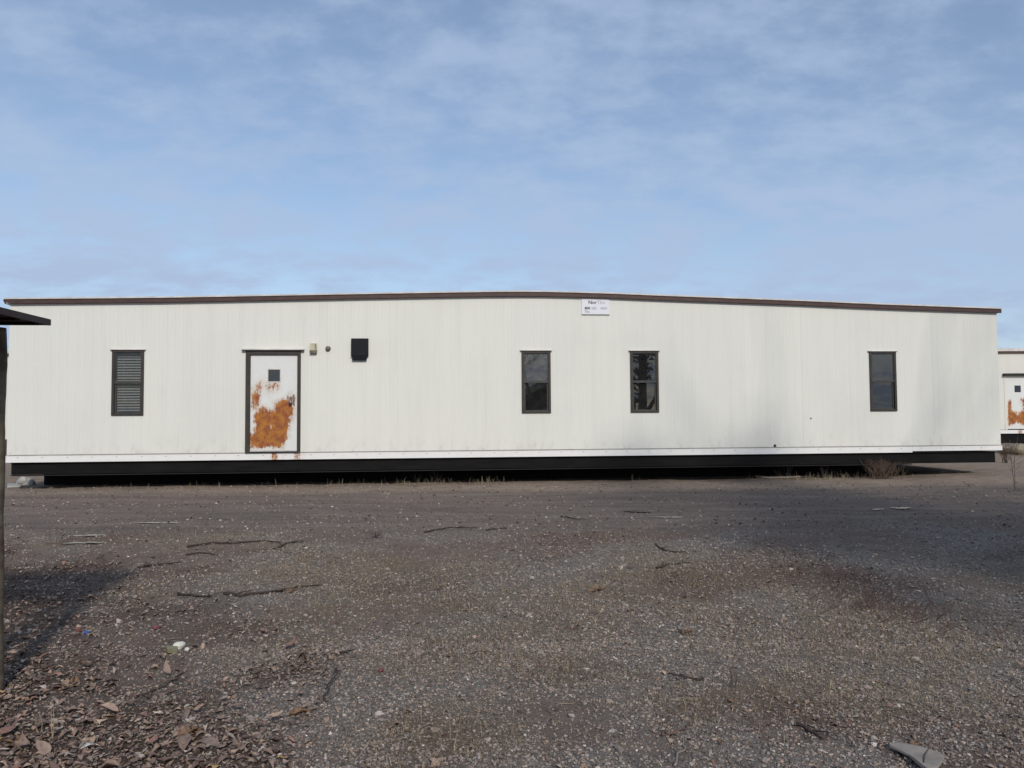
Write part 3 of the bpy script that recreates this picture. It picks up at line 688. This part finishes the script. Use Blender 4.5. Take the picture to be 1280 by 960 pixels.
# ------------------------------------------------------------------ the two other trailers
def far_trailer(name, loc, rz, label, u0, u1, doors, wins, group='white portable office buildings'):
    t = tag(empty(name, loc, rz), label, 'portable building', group)
    zt = lambda u: 3.50 + .0 * u
    hs = [(d - .06, d + .98, .672, 2.66) for d in doors] + [(w, w + WW, WZ - WH, WZ) for w in wins]
    mb = ribbed_wall('wall', None, None, u0, u1, .672, zt, -.02, hs, per=.304)
    mb.box(u0, u0 + .06, -.011, 8, .665, 3.49); mb.box(u1 - .06, u1, -.011, 8, .665, 3.49); mb.box(u0 + .061, u1 - .061, 7.9, 8, .665, 3.49)
    mb.build('wall', M['far_wall'], t)
    rf = MB().prism([(u0 - .08, 3.50), (u1 + .08, 3.50), (u1 + .08, 3.60), ((u0 + u1) / 2, 3.86), (u0 - .08, 3.60)], -.05, 8.1).build('roof', M['roofing'], t)
    MB().box(u0 - .09, u1 + .09, -.09, -.052, 3.495, 3.56).build('fascia', M['fascia'], rf)
    MB().box(u0 - .095, u1 + .095, -.105, -.052, 3.562, 3.665).build('drip_edge', M['drip'], rf)
    stained_strip('base_trim', u0 - .02, u1 + .02, .53, .66, -.012, .03, [(d + .5, .12, .55) for d in doors], t)
    MB().box(u0 + .05, u1 - .05, .05, 7.9, .1, .528).build('chassis_beam', M['steel'], t)
    for d in doors:
        P = [([(.05, .06), (.03, .28), (.08, .52), (.16, .60), (.18, .36), (.45, .30), (.62, .34), (.72, .44), (.62, .58), (.80, .60), (.95, .40), (.96, .10), (.70, .07), (.40, .14)], 1.0),
             ([(.70, .30), (.66, .52), (.88, .60), (.95, .30)], .55)]
        dr = door_slab('door', d + .02, d + .91, .70, 2.57, -.018, .03, P, t, M['door'], (d + .33, d + .56, 2.05, 2.29))
        MB().box(d + .325, d + .565, -.01, 0, 2.045, 2.295).build('door_pane', M['glass_dark'], dr)
        MB().tube([(d + .82, -.02, 1.66), (d + .82, -.1, 1.66)], .035, 10).build('door_knob', M['chrome'], dr)
        fr = MB(); fr.box(d - .06, d + .018, -.03, .05, .667, 2.66); fr.box(d + .912, d + .98, -.03, .05, .667, 2.66); fr.box(d + .018, d + .912, -.03, .05, 2.575, 2.66)
        fr = fr.build('door_frame', M['far_wall'], t)
        MB().box(d - .1, d + 1.0, -.15, -.021, 2.665, 2.74).build('door_hood', M['lip'], fr)
        lamp = MB().hexa([(d + 1.15, -.16, 2.56), (d + 1.36, -.16, 2.56), (d + 1.36, -.022, 2.56), (d + 1.15, -.022, 2.56), (d + 1.18, -.12, 2.86), (d + 1.33, -.12, 2.86), (d + 1.33, -.022, 2.86), (d + 1.18, -.022, 2.86)]).build('wall_lamp', M['beige'], t, bevel=.01)
        MB().tube([(d + 1.12, -.05, .7), (d + 1.12, -.05, 2.7)], .022, 8).build('conduit', M['drip'], t)
    for w in wins:
        f = MB(); z0, z1 = WZ - WH, WZ
        f.box(w, w + .05, -.045, .07, z0, z1); f.box(w + WW - .05, w + WW, -.045, .07, z0, z1); f.box(w + .05, w + WW - .05, -.045, .07, z1 - .05, z1); f.box(w + .05, w + WW - .05, -.045, .07, z0, z0 + .05); f.box(w + .05, w + WW - .05, -.03, .03, z0 + .6, z0 + .65)
        wn = f.build('window', M['bronze'], t)
        MB().box(w + .05, w + WW - .05, 0, .01, z0 + .05, z1 - .05).build('pane', M['glass_dark'], wn)
    return t
# right: its rusty door shows just past the long building's corner
TR = far_trailer('portable_building', (16.62, 28.0, .07), R(1.0), 'cream portable building with rust streaked door, half hidden behind the long one', .0, 16.0, [1.58], [6.0, 12.0])
TL = far_trailer('portable_building', (-33.2, 25.6, 0), R(0), 'portable building seen as a narrow sliver past the left end of the long one', 0, 17.3, [], [3, 10, 16.35])
TL.children[0]
box_part('skirt_panel', M['foam'], TL, 15.6, 17.31, -.06, -.014, .05, .68)

# ------------------------------------------------------------------ shelter at the left edge
sx, sy = -2.728, 4.45; g0 = float(gz(-3.0, sy))
H = tag(empty('wooden_shelter', (sx, sy, 0), R(4.9)), 'dark brown flat roofed shelter on mottled wooden posts at the left edge', 'shelter')
zt = EYE + (523.5 - 405.0) / F_PX * sy
MB().box(-2.6, -.004, -1.15, -.004, zt + .004, zt + .030).build('roof', M['shed_roof'], H)
MB().box(-.0035, .012, -1.15, .012, zt - .002, zt + .034).build('edge_board', M['shed_roof'], H)
MB().box(-2.6, -.0045, -.0035, .012, zt - .001, zt + .0335).build('edge_board', M['shed_roof'], H)
for k in range(6): MB().box(-2.55, -.02, -1.1 + k * .2, -1.06 + k * .2, zt - .010, zt + .0035).build('rafter', M['soffit'], H)
def post(x, y):
    p = MB(); n = 40; pts = []; rad = []
    for k in range(n + 1):
        t = k / n; z = g0 - .1 + t * (zt - .031 - g0 + .1)
        pts.append((x + .004 * math.sin(7 * t) + .020 * (1 - t), y + .004 * math.cos(9 * t), z)); rad.append(.066 + .003 * math.sin(23 * t) + .004 * random.random())
    p.tube(pts, rad, 12).build('post', M['post'], H, True)
for px_, py_ in ((-.238, -.12), (-.238, -1.0), (-2.4, -.12), (-2.4, -1.0)): post(px_, py_)

# ------------------------------------------------------------------ fallen sticks
def stick(pix, rad, label, mat='stick', twigs=2, name='fallen_stick', cat='stick', group='sticks lying on the yard', lift=.0):
    P = [np.array(at(*q)) for q in pix]; pts = []
    for a, b in zip(P[:-1], P[1:]):
        n = max(3, int(np.linalg.norm(b - a) / .07))
        for k in range(n):
            q = a + (b - a) * k / n; q = q + np.array([random.gauss(0, .010), random.gauss(0, .014), 0]); pts.append(q)
    pts.append(P[-1]); base = pts[0].copy(); n = len(pts)
    zz = [float(gz(p[0], p[1])) for p in pts]; 
    for k, p in enumerate(pts):
        lo = max(0, k - 3); p[2] = max(np.mean(zz[lo:k + 4]), zz[k]) + rad * .7 + lift * math.sin(math.pi * k / n)
    mb = MB(); R_ = [rad * .78 * (1 - .6 * k / (n - 1)) * (1 + .15 * random.random()) for k in range(n)]
    mb.tube([p - base for p in pts], R_, 6)
    for _ in range(twigs):
        k = random.randrange(1, n - 1); d = pts[k] - pts[k - 1]; d /= np.linalg.norm(d) + 1e-9; s = random.choice((-1, 1)); l = .06 + .12 * random.random()
        nn = np.array([d[0] - s * d[1] * .8, d[1] + s * d[0] * .8, .12 + .2 * random.random()]); nn /= np.linalg.norm(nn)
        q = pts[k] - base; mb.tube([q, q + nn * l * .5 + np.array([0, 0, .006]), q + nn * l], [R_[k] * .55, R_[k] * .4, R_[k] * .2], 5)
    o = mb.build(name, M[mat], None, True); o.location = base
    return tag(o, label, cat, group)
stick([(232, 684.5), (266, 679.5), (300, 679), (330, 677), (352, 679)], .016, 'long thin dark stick lying farthest back on the left, nearest the dirt track', twigs=3)
stick([(343, 687), (358, 680), (380, 677.5)], .015, 'short slanting dark stick just right of the long thin one near the track')
stick([(234, 694), (256, 691), (272, 694)], .012, 'small kinked twig just in front of the long thin stick near the track', twigs=1)
stick([(172, 711), (196, 706), (226, 703)], .014, 'dark stick on the left between the leaf litter and the track', twigs=3)
stick([(222, 745), (246, 746), (266, 746)], .015, 'short stick whose tip points at a longer stick, left of the orange leaf', twigs=3)
stick([(281, 743), (300, 745.5), (326, 743), (350, 740), (372, 736), (402, 733)], .017, 'longest dark stick in the left foreground, lying behind the bluish gravel', twigs=4)
stick([(180, 871), (205, 858), (230, 842)], .010, 'straight dark twig slanting at the border of the leaf litter', twigs=1)
stick([(532, 666), (556, 661), (598, 660)], .014, 'broken stick in the middle of the yard beside the dirt track', twigs=1)
stick([(606, 664), (620, 662), (634, 660.5)], .012, 'stub of stick right of the broken one by the track in the middle', twigs=0)
stick([(818, 681), (832, 689), (858, 690.5)], .014, 'bent dark stick right of centre, nearer than the puddles', twigs=2)
stick([(822, 711), (836, 706), (862, 705)], .014, 'small forked stick right of centre just in front of the bent one', twigs=2)
stick([(702, 646), (718, 649), (734, 649.5)], .012, 'thin stick lying on the dirt track right of centre', twigs=0)
stick([(425, 817), (443, 814)], .011, 'tiny straight stub of stick alone on the gravel left of centre', twigs=0)
stick([(402, 879), (414, 867), (420, 850), (421, 836)], .008, 'thin crooked black twig left of centre, pointing away across the gravel', twigs=2, lift=.05)
stick([(880, 850), (860, 848), (836, 842)], .010, 'dark curved twig right of centre behind the reddish brush', twigs=2)
stick([(998, 908), (1016, 916), (1030, 926)], .012, 'stout dark stick in the right foreground, left of the pale board', twigs=1)
stick([(846, 958), (852, 944), (854, 930), (852, 918)], .0075, 'pale bare curved twig at the very front, right of centre', 'stick_pale', 0)
stick([(825, 922), (842, 916), (858, 911), (863, 902)], .0085, 'pinkish brown forked twig on the gravel just behind the pale curved twig', 'weed_red', 2)
stick([(835, 874), (852, 874), (872, 872)], .005, 'straight pale straw lying right of centre among reddish brush', 'straw', 0, name='straw_stem', cat='straw')
stick([(693, 879), (712, 877), (726, 875)], .004, 'short pale straw left of the upright weed stem in the foreground', 'straw', 0, name='straw_stem', cat='straw')
stick([(944, 597.5), (958, 598.5), (974, 598.2), (990, 597.8), (1008, 596.6), (1026, 595.6)], .036, 'bleached pale log lying along the right foot of the long building', 'stick_pale', 0, name='fallen_log', cat='log', group=None)

# ------------------------------------------------------------------ weeds
def weed(px, py, h, n, spread_, mat, label, name='dry_weed', r=.003, heads=False, group='dry weeds standing on the yard', branch=2, cat='weed', root=.12, kind=None):
    b = np.array(at(px, py)); mb = MB()
    for _ in range(n):
        a = random.random() * 6.283; l = spread_ * random.random() ** .7; hh = h * (.55 + .45 * random.random())
        if n == 1: l = spread_ * .3; hh = h
        s = np.array([random.gauss(0, spread_ * root), random.gauss(0, spread_ * root), -.02]); tip = np.array([s[0] + math.cos(a) * l * (1 - root), s[1] + math.sin(a) * l * (1 - root), hh]); mid = s + (tip - s) * .5 + np.array([random.gauss(0, .02), random.gauss(0, .02), hh * .08]) * min(1, h * 3)
        mb.tube([s, mid, tip], [r, r * .75, r * .3], 4)
        for _ in range(branch):
            t = .35 + .6 * random.random(); q = s + (tip - s) * t; d = np.array([random.gauss(0, 1), random.gauss(0, 1), .9]); d /= np.linalg.norm(d); ll = hh * (.12 + .2 * random.random())
            mb.tube([q, q + d * ll], [r * .6, r * .25], 3)
            if heads:
                e = q + d * ll; mb.tube([e, e + d * .02, e + d * .04], [.003, .009, .003], 5)
    o = mb.build(name, M[mat]); o.location = b
    return tag(o, label, cat, group, kind)
weed(1104, 598, .42, 90, .46, 'weed_brown', 'big bushy brown weed standing against the black base near the right end', r=.004, branch=6, root=.32)
weed(985, 597, .52, 9, .20, 'weed_grey', 'thin forked grey weed rising behind the bleached log', r=.0045, branch=3)
weed(972, 597, .22, 16, .16, 'weed_grey', 'low tuft of grey weed at the left part of the bleached log', r=.004)
weed(1030, 597, .26, 14, .12, 'stick_pale', 'pale splintery dry tuft at the right tip of the bleached log', r=.006)
weed(1046, 594, .24, 12, .20, 'weed_grey', 'low dark weed between the bleached log and the big brown bush', r=.004)
weed(522, 603, .20, 16, .16, 'weed_grey', 'dry tuft in the building shade, left one of the close pair left of centre', r=.0035)
weed(545, 602, .24, 18, .18, 'weed_grey', 'dry tuft in the building shade, right one of the close pair left of centre', r=.0035)
weed(1256, 578, .55, 22, .35, 'weed_brown', 'brown weed clump growing at the right corner of the long building', r=.006, branch=4)
weed(1268, 612, 1.15, 2, .12, 'weed_grey', 'tall thin bare sapling at the right edge in front of the far building', name='bare_sapling', r=.007, branch=7, group=None, cat='sapling')
weed(756, 892, .24, 1, .05, 'weed_grey', 'single thin upright weed stem in the foreground right of centre', r=.0028, branch=3)
weed(268, 884, .16, 3, .07, 'weed_grey', 'small dark upright weed on gravel beside the leaf litter', r=.003, branch=3)
weed(470, 672, .10, 10, .10, 'stick', 'tiny dark weed left of centre on the edge of the track', r=.004)
weed(66, 926, .24, 2, .05, 'straw', 'pale dry stalk rising from the leaves at the near left corner', r=.0026, branch=0, name='dry_stalk')
weed(48, 918, .12, 3, .06, 'straw', 'short pale dry stalk left of the taller one in the leaves', r=.0024, branch=0, name='dry_stalk')
weed(97, 842, .22, 4, .08, 'weed_brown', 'thin brown stalks standing in the leaves left of the yellowish carton', r=.0028, branch=1, name='dry_stalk')
weed(258, 775, .24, 5, .10, 'weed_grey', 'thin grey stalks standing just in front of the longest stick', r=.003, branch=2, name='dry_stalk')
weed(915, 858, .13, 5, .08, 'weed_grey', 'small greenish grey weed in the right foreground behind an orange scrap', r=.0028)
weed(1090, 752, .11, 110, .42, 'weed_red', 'wide reddish brown brush in the shade on the right, nearer part', r=.0025, branch=4, root=.6, name='dead_brush', group=None, kind='stuff')
weed(1056, 725, .11, 95, .40, 'weed_red', 'wide reddish brown brush in the shade on the right, farther part', r=.0025, branch=4, root=.6, name='dead_brush', group=None, kind='stuff')
weed(1140, 770, .09, 95, .42, 'weed_red', 'low reddish brown brush at the right end of the row of brush', r=.0025, branch=4, root=.6, name='dead_brush', group=None, kind='stuff')
weed(868, 898, .06, 70, .26, 'weed_red', 'low reddish tangle of dead brush behind the front gravel', r=.0018, branch=4, root=.6, name='dead_brush', group=None, kind='stuff')
weed(930, 905, .05, 60, .26, 'weed_red', 'flat reddish tangle of dead brush right of the larger tangle', r=.0018, branch=4, root=.6, name='dead_brush', group=None, kind='stuff')
weed(720, 842, .06, 60, .24, 'weed_grey', 'low dark weed patch in the middle foreground', r=.0018, branch=3, root=.6, name='dead_brush', group=None, kind='stuff')
weed(590, 905, .05, 50, .2, 'weed_grey', 'low dark tuft in the centre foreground', r=.0018, branch=3, root=.6, name='dead_brush', group=None, kind='stuff')

# ------------------------------------------------------------------ scraps, stones, puddles
def slab(pix, th, mat, name, label, cat, lift=.012, tilt=.0, group=None):
    P = [np.array(at(*q)) for q in pix]; c = sum(P) / len(P); z = max(p[2] for p in P) + lift
    pts = [(p[0] - c[0], p[1] - c[1]) for p in P]
    n = len(pts); ar = sum(pts[i][0] * pts[(i + 1) % n][1] - pts[(i + 1) % n][0] * pts[i][1] for i in range(n))
    if ar < 0: pts.reverse()
    v = [(x, y, -th / 2 + tilt * x) for x, y in pts] + [(x * .97, y * .97, th / 2 + tilt * x + .004 * math.sin(5 * k)) for k, (x, y) in enumerate(pts)]
    me = bpy.data.meshes.new(name); me.from_pydata(v, [], [tuple(reversed(range(n))), tuple(range(n, 2 * n))] + [(i, (i + 1) % n, n + (i + 1) % n, n + i) for i in range(n)]); me.update()
    o = link_mesh(name, me, M[mat]); o.location = (c[0], c[1], z)
    return tag(o, label, cat, group)
bd = slab([(1111, 934.5), (1125, 934.5), (1133, 936), (1146, 941), (1165, 948), (1181, 954), (1180, 959), (1172, 972), (1160, 974), (1146, 962), (1136, 952), (1122, 945), (1112, 939)], .012, 'paper', 'broken_board', 'pale weathered board scrap at the front edge on the right', 'board', .02)
P_ = [np.array(at(*q)) for q in ((1161, 947), (1156, 955), (1155, 966))]; mb = MB()
mb.tube([(p[0] - bd.location.x, p[1] - bd.location.y, .008) for p in P_], .0022, 4); mb.build('crack', M['stick'], bd)
def leaf_thing(px, py, s, mat, label, name='curled_leaf', cat='leaf', group='curled leaves'):
    b = at(px, py); mb = MB(); nr = 5
    for r in range(nr):
        for c in range(4):
            pass
    prof = [.15, .8, 1, .7, .1]; rows = []
    for r in range(5):
        rows.append([((c - 1.5) / 1.5 * prof[r] * s * .52 + s * .08 * math.sin(r * 2.7 + px), (r - 2) / 2 * s * .8, s * (.20 * abs((c - 1.5) / 1.5) ** 1.6 + .16 * math.sin(r * 1.9 + px) + .10 * math.sin(c * 2.3 + py)) + .008) for c in range(4)])
    for r in range(4):
        for c in range(3): mb.poly([rows[r][c], rows[r][c + 1], rows[r + 1][c + 1], rows[r + 1][c]])
    o = mb.build(name, M[mat], None, True); o.location = b; o.rotation_euler = (.16, .12, random.random() * 6)
    m = o.modifiers.new('thick', 'SOLIDIFY'); m.thickness = .0015
    return tag(o, label, cat, group)
leaf_thing(1143, 932, .045, 'orange_leaf', 'curled orange brown leaf just behind the pale board scrap')
leaf_thing(361, 740, .085, 'orange_leaf', 'orange brown leaf caught on the longest stick on the left')
leaf_thing(237, 918, .075, 'orange_leaf', 'orange brown curled leaf at the edge of the leaf litter in front')
leaf_thing(375, 893, .07, 'orange_leaf', 'brown curled leaf alone on gravel left of centre foreground')
leaf_thing(746, 738, .09, 'orange_leaf', 'tan leaf in the straw right of centre')
leaf_thing(858, 791, .07, 'orange_leaf', 'orange leaf on the gravel right of centre')
leaf_thing(915, 877, .045, 'orange_leaf', 'small orange scrap of leaf in front of the greenish grey weed')
leaf_thing(22, 930, .10, 'orange_leaf', 'large tan leaf in the nearest left corner of the litter')
leaf_thing(88, 858, .09, 'orange_leaf', 'tan curled leaf touching the top of the pale dry stalk')
leaf_thing(116, 934, .065, 'white_scrap', 'pale whitish leaf at the near left, front of the litter', group='curled leaves')
def rock(px, py, s, mat, name, label, cat, sink=.35, seed=0, group=None):
    b = at(px, py); v, f = ico(3); rs = np.random.default_rng(seed + 3)
    d = 1 + .30 * (fbm(v[:, 0] * 1.6 + seed, v[:, 1] * 1.6 + v[:, 2] * 1.3, 90 + seed) - .5) * 2
    v = v * d[:, None] * np.array(s); 
    o = np_mesh(name, v, f, M[mat]); o.location = (b[0], b[1], b[2] + s[2] * (1 - sink)); o.rotation_euler = (0, 0, seed * .7)
    return tag(o, label, cat, group)
rock(1273, 567, (.26, .22, .17), 'boulder', 'boulder', 'tan boulder on the earth heap at the far right before the rusty door', 'boulder', .3, 1)
rock(1258, 566, (.16, .14, .12), 'boulder', 'boulder', 'smaller stone left of the tan boulder by the building corner', 'boulder', .3, 2)
rock(30, 605.5, (.15, .12, .10), 'concrete', 'rubble_chunk', 'pale broken concrete chunk under the left corner of the long building', 'rubble', .35, 4)
rock(39, 606, (.07, .07, .065), 'concrete', 'rubble_chunk', 'small pale concrete piece right beside the larger chunk', 'rubble', .35, 5)
slab([(9, 607.2), (27, 607.2), (27, 609.5), (9, 609.7)], .03, 'concrete', 'concrete_slab', 'flat pale slab next to the concrete chunk at the far left', 'slab', .02)
rock(224, 811, (.045, .03, .028), 'white_scrap', 'crumpled_paper', 'crumpled white paper scrap on the yellowish carton in the litter', 'paper', .2, 6)
rock(234, 813, (.018, .016, .013), 'white_scrap', 'crumpled_paper', 'tiny white paper bit right of the crumpled white scrap', 'paper', .2, 7)
slab([(207, 812), (222, 812), (222, 818), (209, 818)], .022, 'can', 'flattened_carton', 'flattened yellowish carton among the brown leaves on the left', 'carton', .015)
rock(108, 792, (.022, .017, .014), 'plastic_blue', 'bottle_cap', 'bright blue plastic scrap in the dark leaves on the left', 'litter', .2, 8)
rock(98, 790, (.022, .02, .016), 'plastic_red', 'plastic_scrap', 'faded red scrap just left of the blue plastic scrap', 'litter', .2, 9)
rock(196, 786, (.03, .022, .016), 'plastic_red', 'plastic_scrap', 'faded red scrap right of the blue one, at the border of the litter', 'litter', .2, 10)
rock(476, 839, (.022, .018, .014), 'plastic_red', 'plastic_scrap', 'pinkish red scrap alone on the central gravel', 'litter', .2, 11)
def puddle(pix, label_kind, ww, hh, seed):
    b = at(*pix); r = np.random.default_rng(seed); n = 28; pts = []
    for k in range(n):
        t = 6.283 * k / n; q = 1 + .28 * math.sin(2 * t + seed) + .2 * math.sin(5 * t + seed * 2) + .08 * r.normal()
        pts.append((math.cos(t) * ww * q, math.sin(t) * hh * q))
    zmax = max(float(gz(b[0] + x * .6, b[1] + y * .6)) for x, y in pts)
    me = bpy.data.meshes.new('puddle'); me.from_pydata([(x, y, 0) for x, y in pts], [], [tuple(range(n))]); me.update()
    o = link_mesh('puddle', me, M['water']); o.location = (b[0], b[1], zmax + .001); tag(o, kind='structure'); return o
m, nt, b = new_mat('puddle_water'); b.inputs['Base Color'].default_value = (.03, .028, .026, 1); b.inputs['Roughness'].default_value = .06; b.inputs['IOR'].default_value = 1.33
M['water'] = m
for k, (p, w, h) in enumerate([((113, 669.5), .23, .055), ((104, 679), .16, .06), ((198, 653.5), .24, .06), ((797, 640), .19, .08), ((838, 646.5), .22, .05), ((1126, 635.3), .20, .07), ((1098, 637), .12, .05)]): puddle(p, '', w, h, k)

# ------------------------------------------------------------------ bare trees and a house across the lane (mirrored in the panes, and shading the yard)
def tree(loc, h, seed, label, spread_=.5, levels=6, r0=.2, lean=(0, 0), rmin=.006, frac=.30):
    rs = random.Random(seed); t = tag(empty('bare_tree', loc), label, 'tree', 'bare trees across the lane')
    tr = MB(); cr = MB()
    def grow(p, d, l, r, lv):
        n = 3; pts = [p]; q = p.copy()
        for k in range(n):
            d = d + np.array([rs.gauss(0, .13), rs.gauss(0, .13), rs.gauss(.03, .08)]); d /= np.linalg.norm(d)
            q = q + d * l / n; pts.append(q.copy())
        (tr if lv == 0 else cr).tube(pts, [r, r * .88, r * .76, r * .62], 8 if lv == 0 else (5 if lv < 3 else 3), False)
        if lv >= levels: return
        for k in range(rs.choice((2, 3, 3)) if lv else 4):
            a = rs.random() * 6.283; s = spread_ * (.6 + .7 * rs.random())
            e = d + s * np.array([math.cos(a), math.sin(a), .15 + .25 * rs.random()]); e /= np.linalg.norm(e)
            b_ = pts[-1] if k < 2 else pts[rs.choice((1, 2))]
            if lv == 0 and frac > .5: l = h * .30
            grow(b_.copy(), e, l * (.62 + .24 * rs.random()), max(rmin, r * (.58 if k else .66)), lv + 1)
    grow(np.array([0, 0, -.3]), np.array([lean[0], lean[1], 1.]), h * frac, r0, 0)
    tr.build('trunk', M['bark'], t, True); cr.build('crown', M['bark'], t, True)
    return t
TREES = [((6.6, 2.4), 17.0, 8, 'tall leaning bare tree just outside the yard, its boughs faintly shading the white wall', .5, 3, .085, (.52, .03)),
         ((6.2, -11.5), 9.0, 5, 'bare tree mirrored in the dusty window pane', .55, 6, .16, (0, 0))]
for (x, y), h, s, lab, sp_, lv, r0, ln in TREES: tree((x, y, float(gz(x, y))), h, s, lab, sp_, lv, r0, ln, .006, .62 if s == 8 else .30)
def evergreen(loc, h, rx, zc, rz_, n, label, seed):
    r = np.random.default_rng(seed); t = tag(empty('shade_evergreen', loc), label, 'tree')
    tk = MB(); tk.tube([(0, 0, -.3), (.05, .03, h * .4), (0, .05, h * .8), (.05, 0, h * .97)], [.24, .18, .09, .02], 9)
    for k in range(26):
        z = h * (.2 + .7 * r.random()); a_ = r.random() * 6.283; l = rx * .8 * math.sqrt(max(.05, 1 - ((z - zc) / rz_) ** 2)); tk.tube([(0, 0, z), (math.cos(a_) * l * .5, math.sin(a_) * l * .5, z + .1), (math.cos(a_) * l, math.sin(a_) * l, z + .25)], [.06, .04, .015], 5)
    tk.build('trunk', M['bark'], t, True)
    d = r.normal(size=(n // 40, 3)); d /= np.linalg.norm(d, axis=1)[:, None]; c = d * np.minimum(np.abs(r.normal(size=(len(d), 1))) * .62, 1.25) * np.array([rx, rx, rz_])
    c = np.repeat(c, 40, 0) + r.normal(size=(len(d) * 40, 3)) * .30; m_ = len(c); Rm_ = np.linalg.qr(r.normal(size=(m_, 3, 3)))[0]
    q = np.array([(-.045, -.16, 0), (.045, -.16, 0), (.03, .16, 0), (-.03, .16, 0)]) * 1.0
    v = np.einsum('nij,kj->nki', Rm_, q) * (.7 + .7 * r.random((m_, 1, 1))) + c[:, None] + np.array([0, 0, zc]); f_ = np.arange(m_ * 4).reshape(-1, 4)
    np_mesh('crown', v.reshape(-1, 3), f_, M['needles'], t)
M['needles'] = simple('dark_evergreen', (.035, .05, .025), (.055, .07, .035), 3, .8)
evergreen((10.0, -3.9, -.19), 13.2, 3.8, 8.2, 4.8, 15000, 'dense unseen evergreen tree added behind the viewer to shade the right side of the yard', 4)  # unseen tree, its kind and dense crown chosen to darken the right ground
Hs = tag(empty('brick_house', (13.2, -26, -.19)), 'dark gabled house across the lane, mirrored in the lower pane of the dusty window', 'house')
MB().prism([(-4.6, 0), (4.6, 0), (4.6, 2.7), (0, 4.9), (-4.6, 2.7)], -8, 0).build('wall', M['brick'], Hs)
hr = MB(); hr.prism([(-5.0, 2.55), (0, 4.94), (0, 5.12), (-5.0, 2.72)], -8.3, .35); hr.prism([(5.0, 2.55), (5.0, 2.72), (.002, 5.12), (.002, 4.94)], -8.3, .35)
hr = hr.build('roof', M['shingle'], Hs); MB().box(1.6, 2.2, -4, -3.4, 3.6, 5.9).build('chimney', M['brick'], hr)
for x in (-2.8, 1.6):
    w = MB().box(x, x + 1.1, .002, .06, 1.0, 2.2).build('window', M['drip'], Hs); MB().box(x + .08, x + 1.02, .061, .07, 1.08, 2.12).build('pane', M['glass_dark'], w)
MB().box(-.6, .4, .002, .06, .05, 2.1).build('door', M['fascia'], Hs)

# ------------------------------------------------------------------ sky, sun, camera
SUN = np.array([.30, -1.0]); SUN /= np.linalg.norm(SUN); EL = R(33)
w = bpy.data.worlds.new('World'); scene.world = w; w.use_nodes = True; nt = w.node_tree; bg = nt.nodes['Background']
sky = nt.nodes.new('ShaderNodeTexSky'); sky.sky_type = 'NISHITA'; sky.sun_disc = False; sky.sun_elevation = EL; sky.sun_rotation = math.atan2(SUN[0], SUN[1])
sky.air_density = 1.0; sky.dust_density = .8; sky.ozone_density = 1.6; sky.altitude = 200
tc = nt.nodes.new('ShaderNodeTexCoord'); sp = nt.nodes.new('ShaderNodeSeparateXYZ'); L(nt, tc.outputs['Generated'], sp.inputs[0])
zc = mathn(nt, 'ADD', mathn(nt, 'MAXIMUM', sp.outputs[2], 0.0), .25)
cv = nt.nodes.new('ShaderNodeCombineXYZ'); L(nt, mathn(nt, 'DIVIDE', sp.outputs[0], zc), cv.inputs[0]); L(nt, mathn(nt, 'DIVIDE', sp.outputs[1], zc), cv.inputs[1])
n1 = noise(nt, 1.3, 7, .58, cv.outputs[0], (1.0, 1.0, 1)); n2 = noise(nt, 6.5, 7, .6, cv.outputs[0], (.85, 1.1, 1)); n3 = noise(nt, .45, 3, .5, cv.outputs[0])
f = mathn(nt, 'ADD', mathn(nt, 'ADD', mathn(nt, 'MULTIPLY', n1, .42), mathn(nt, 'MULTIPLY', n2, .52)), mathn(nt, 'MULTIPLY', n3, .30))
cl = ramp(nt, f, .50, .72); lowv = mathn(nt, 'SUBTRACT', 1.0, ramp(nt, sp.outputs[2], .0, .4))
col = mixc(nt, mathn(nt, 'ADD', mathn(nt, 'MULTIPLY', cl, .56), mathn(nt, 'ADD', mathn(nt, 'ADD', .24, mathn(nt, 'MULTIPLY', ramp(nt, sp.outputs[2], .5, .9), .3)), mathn(nt, 'MULTIPLY', lowv, .34)), True), sky.outputs[0], (3.1, 3.95, 5.4))
L(nt, col, bg.inputs['Color']); bg.inputs['Strength'].default_value = .135
ld = bpy.data.lights.new('sun', 'SUN'); ld.energy = 2.65; ld.angle = R(3.6); ld.color = (1, .94, .84)
sun = bpy.data.objects.new('sun', ld); COL.objects.link(sun)
from mathutils import Vector, Matrix
sd = Vector((SUN[0] * math.cos(EL), SUN[1] * math.cos(EL), math.sin(EL)))
sun.rotation_euler = sd.to_track_quat('Z', 'Y').to_euler(); sun.location = (0, -20, 30)

cd = bpy.data.cameras.new('camera'); cam = bpy.data.objects.new('camera', cd); COL.objects.link(cam)
cd.sensor_width = 36; cd.sensor_fit = 'HORIZONTAL'; cd.lens = F_PX / 1280 * 36; cd.clip_start = .05; cd.clip_end = 3000
cam.matrix_world = Matrix.Translation((0, 0, EYE)) @ (Matrix.Rotation(math.pi / 2 + PITCH, 4, 'X') @ Matrix.Rotation(-ROLL, 4, 'Z'))
scene.camera = cam
vs = scene.view_settings; vs.view_transform = 'Standard'; vs.look = 'None'; vs.exposure = 0; vs.gamma = 1; vs.use_curve_mapping = False
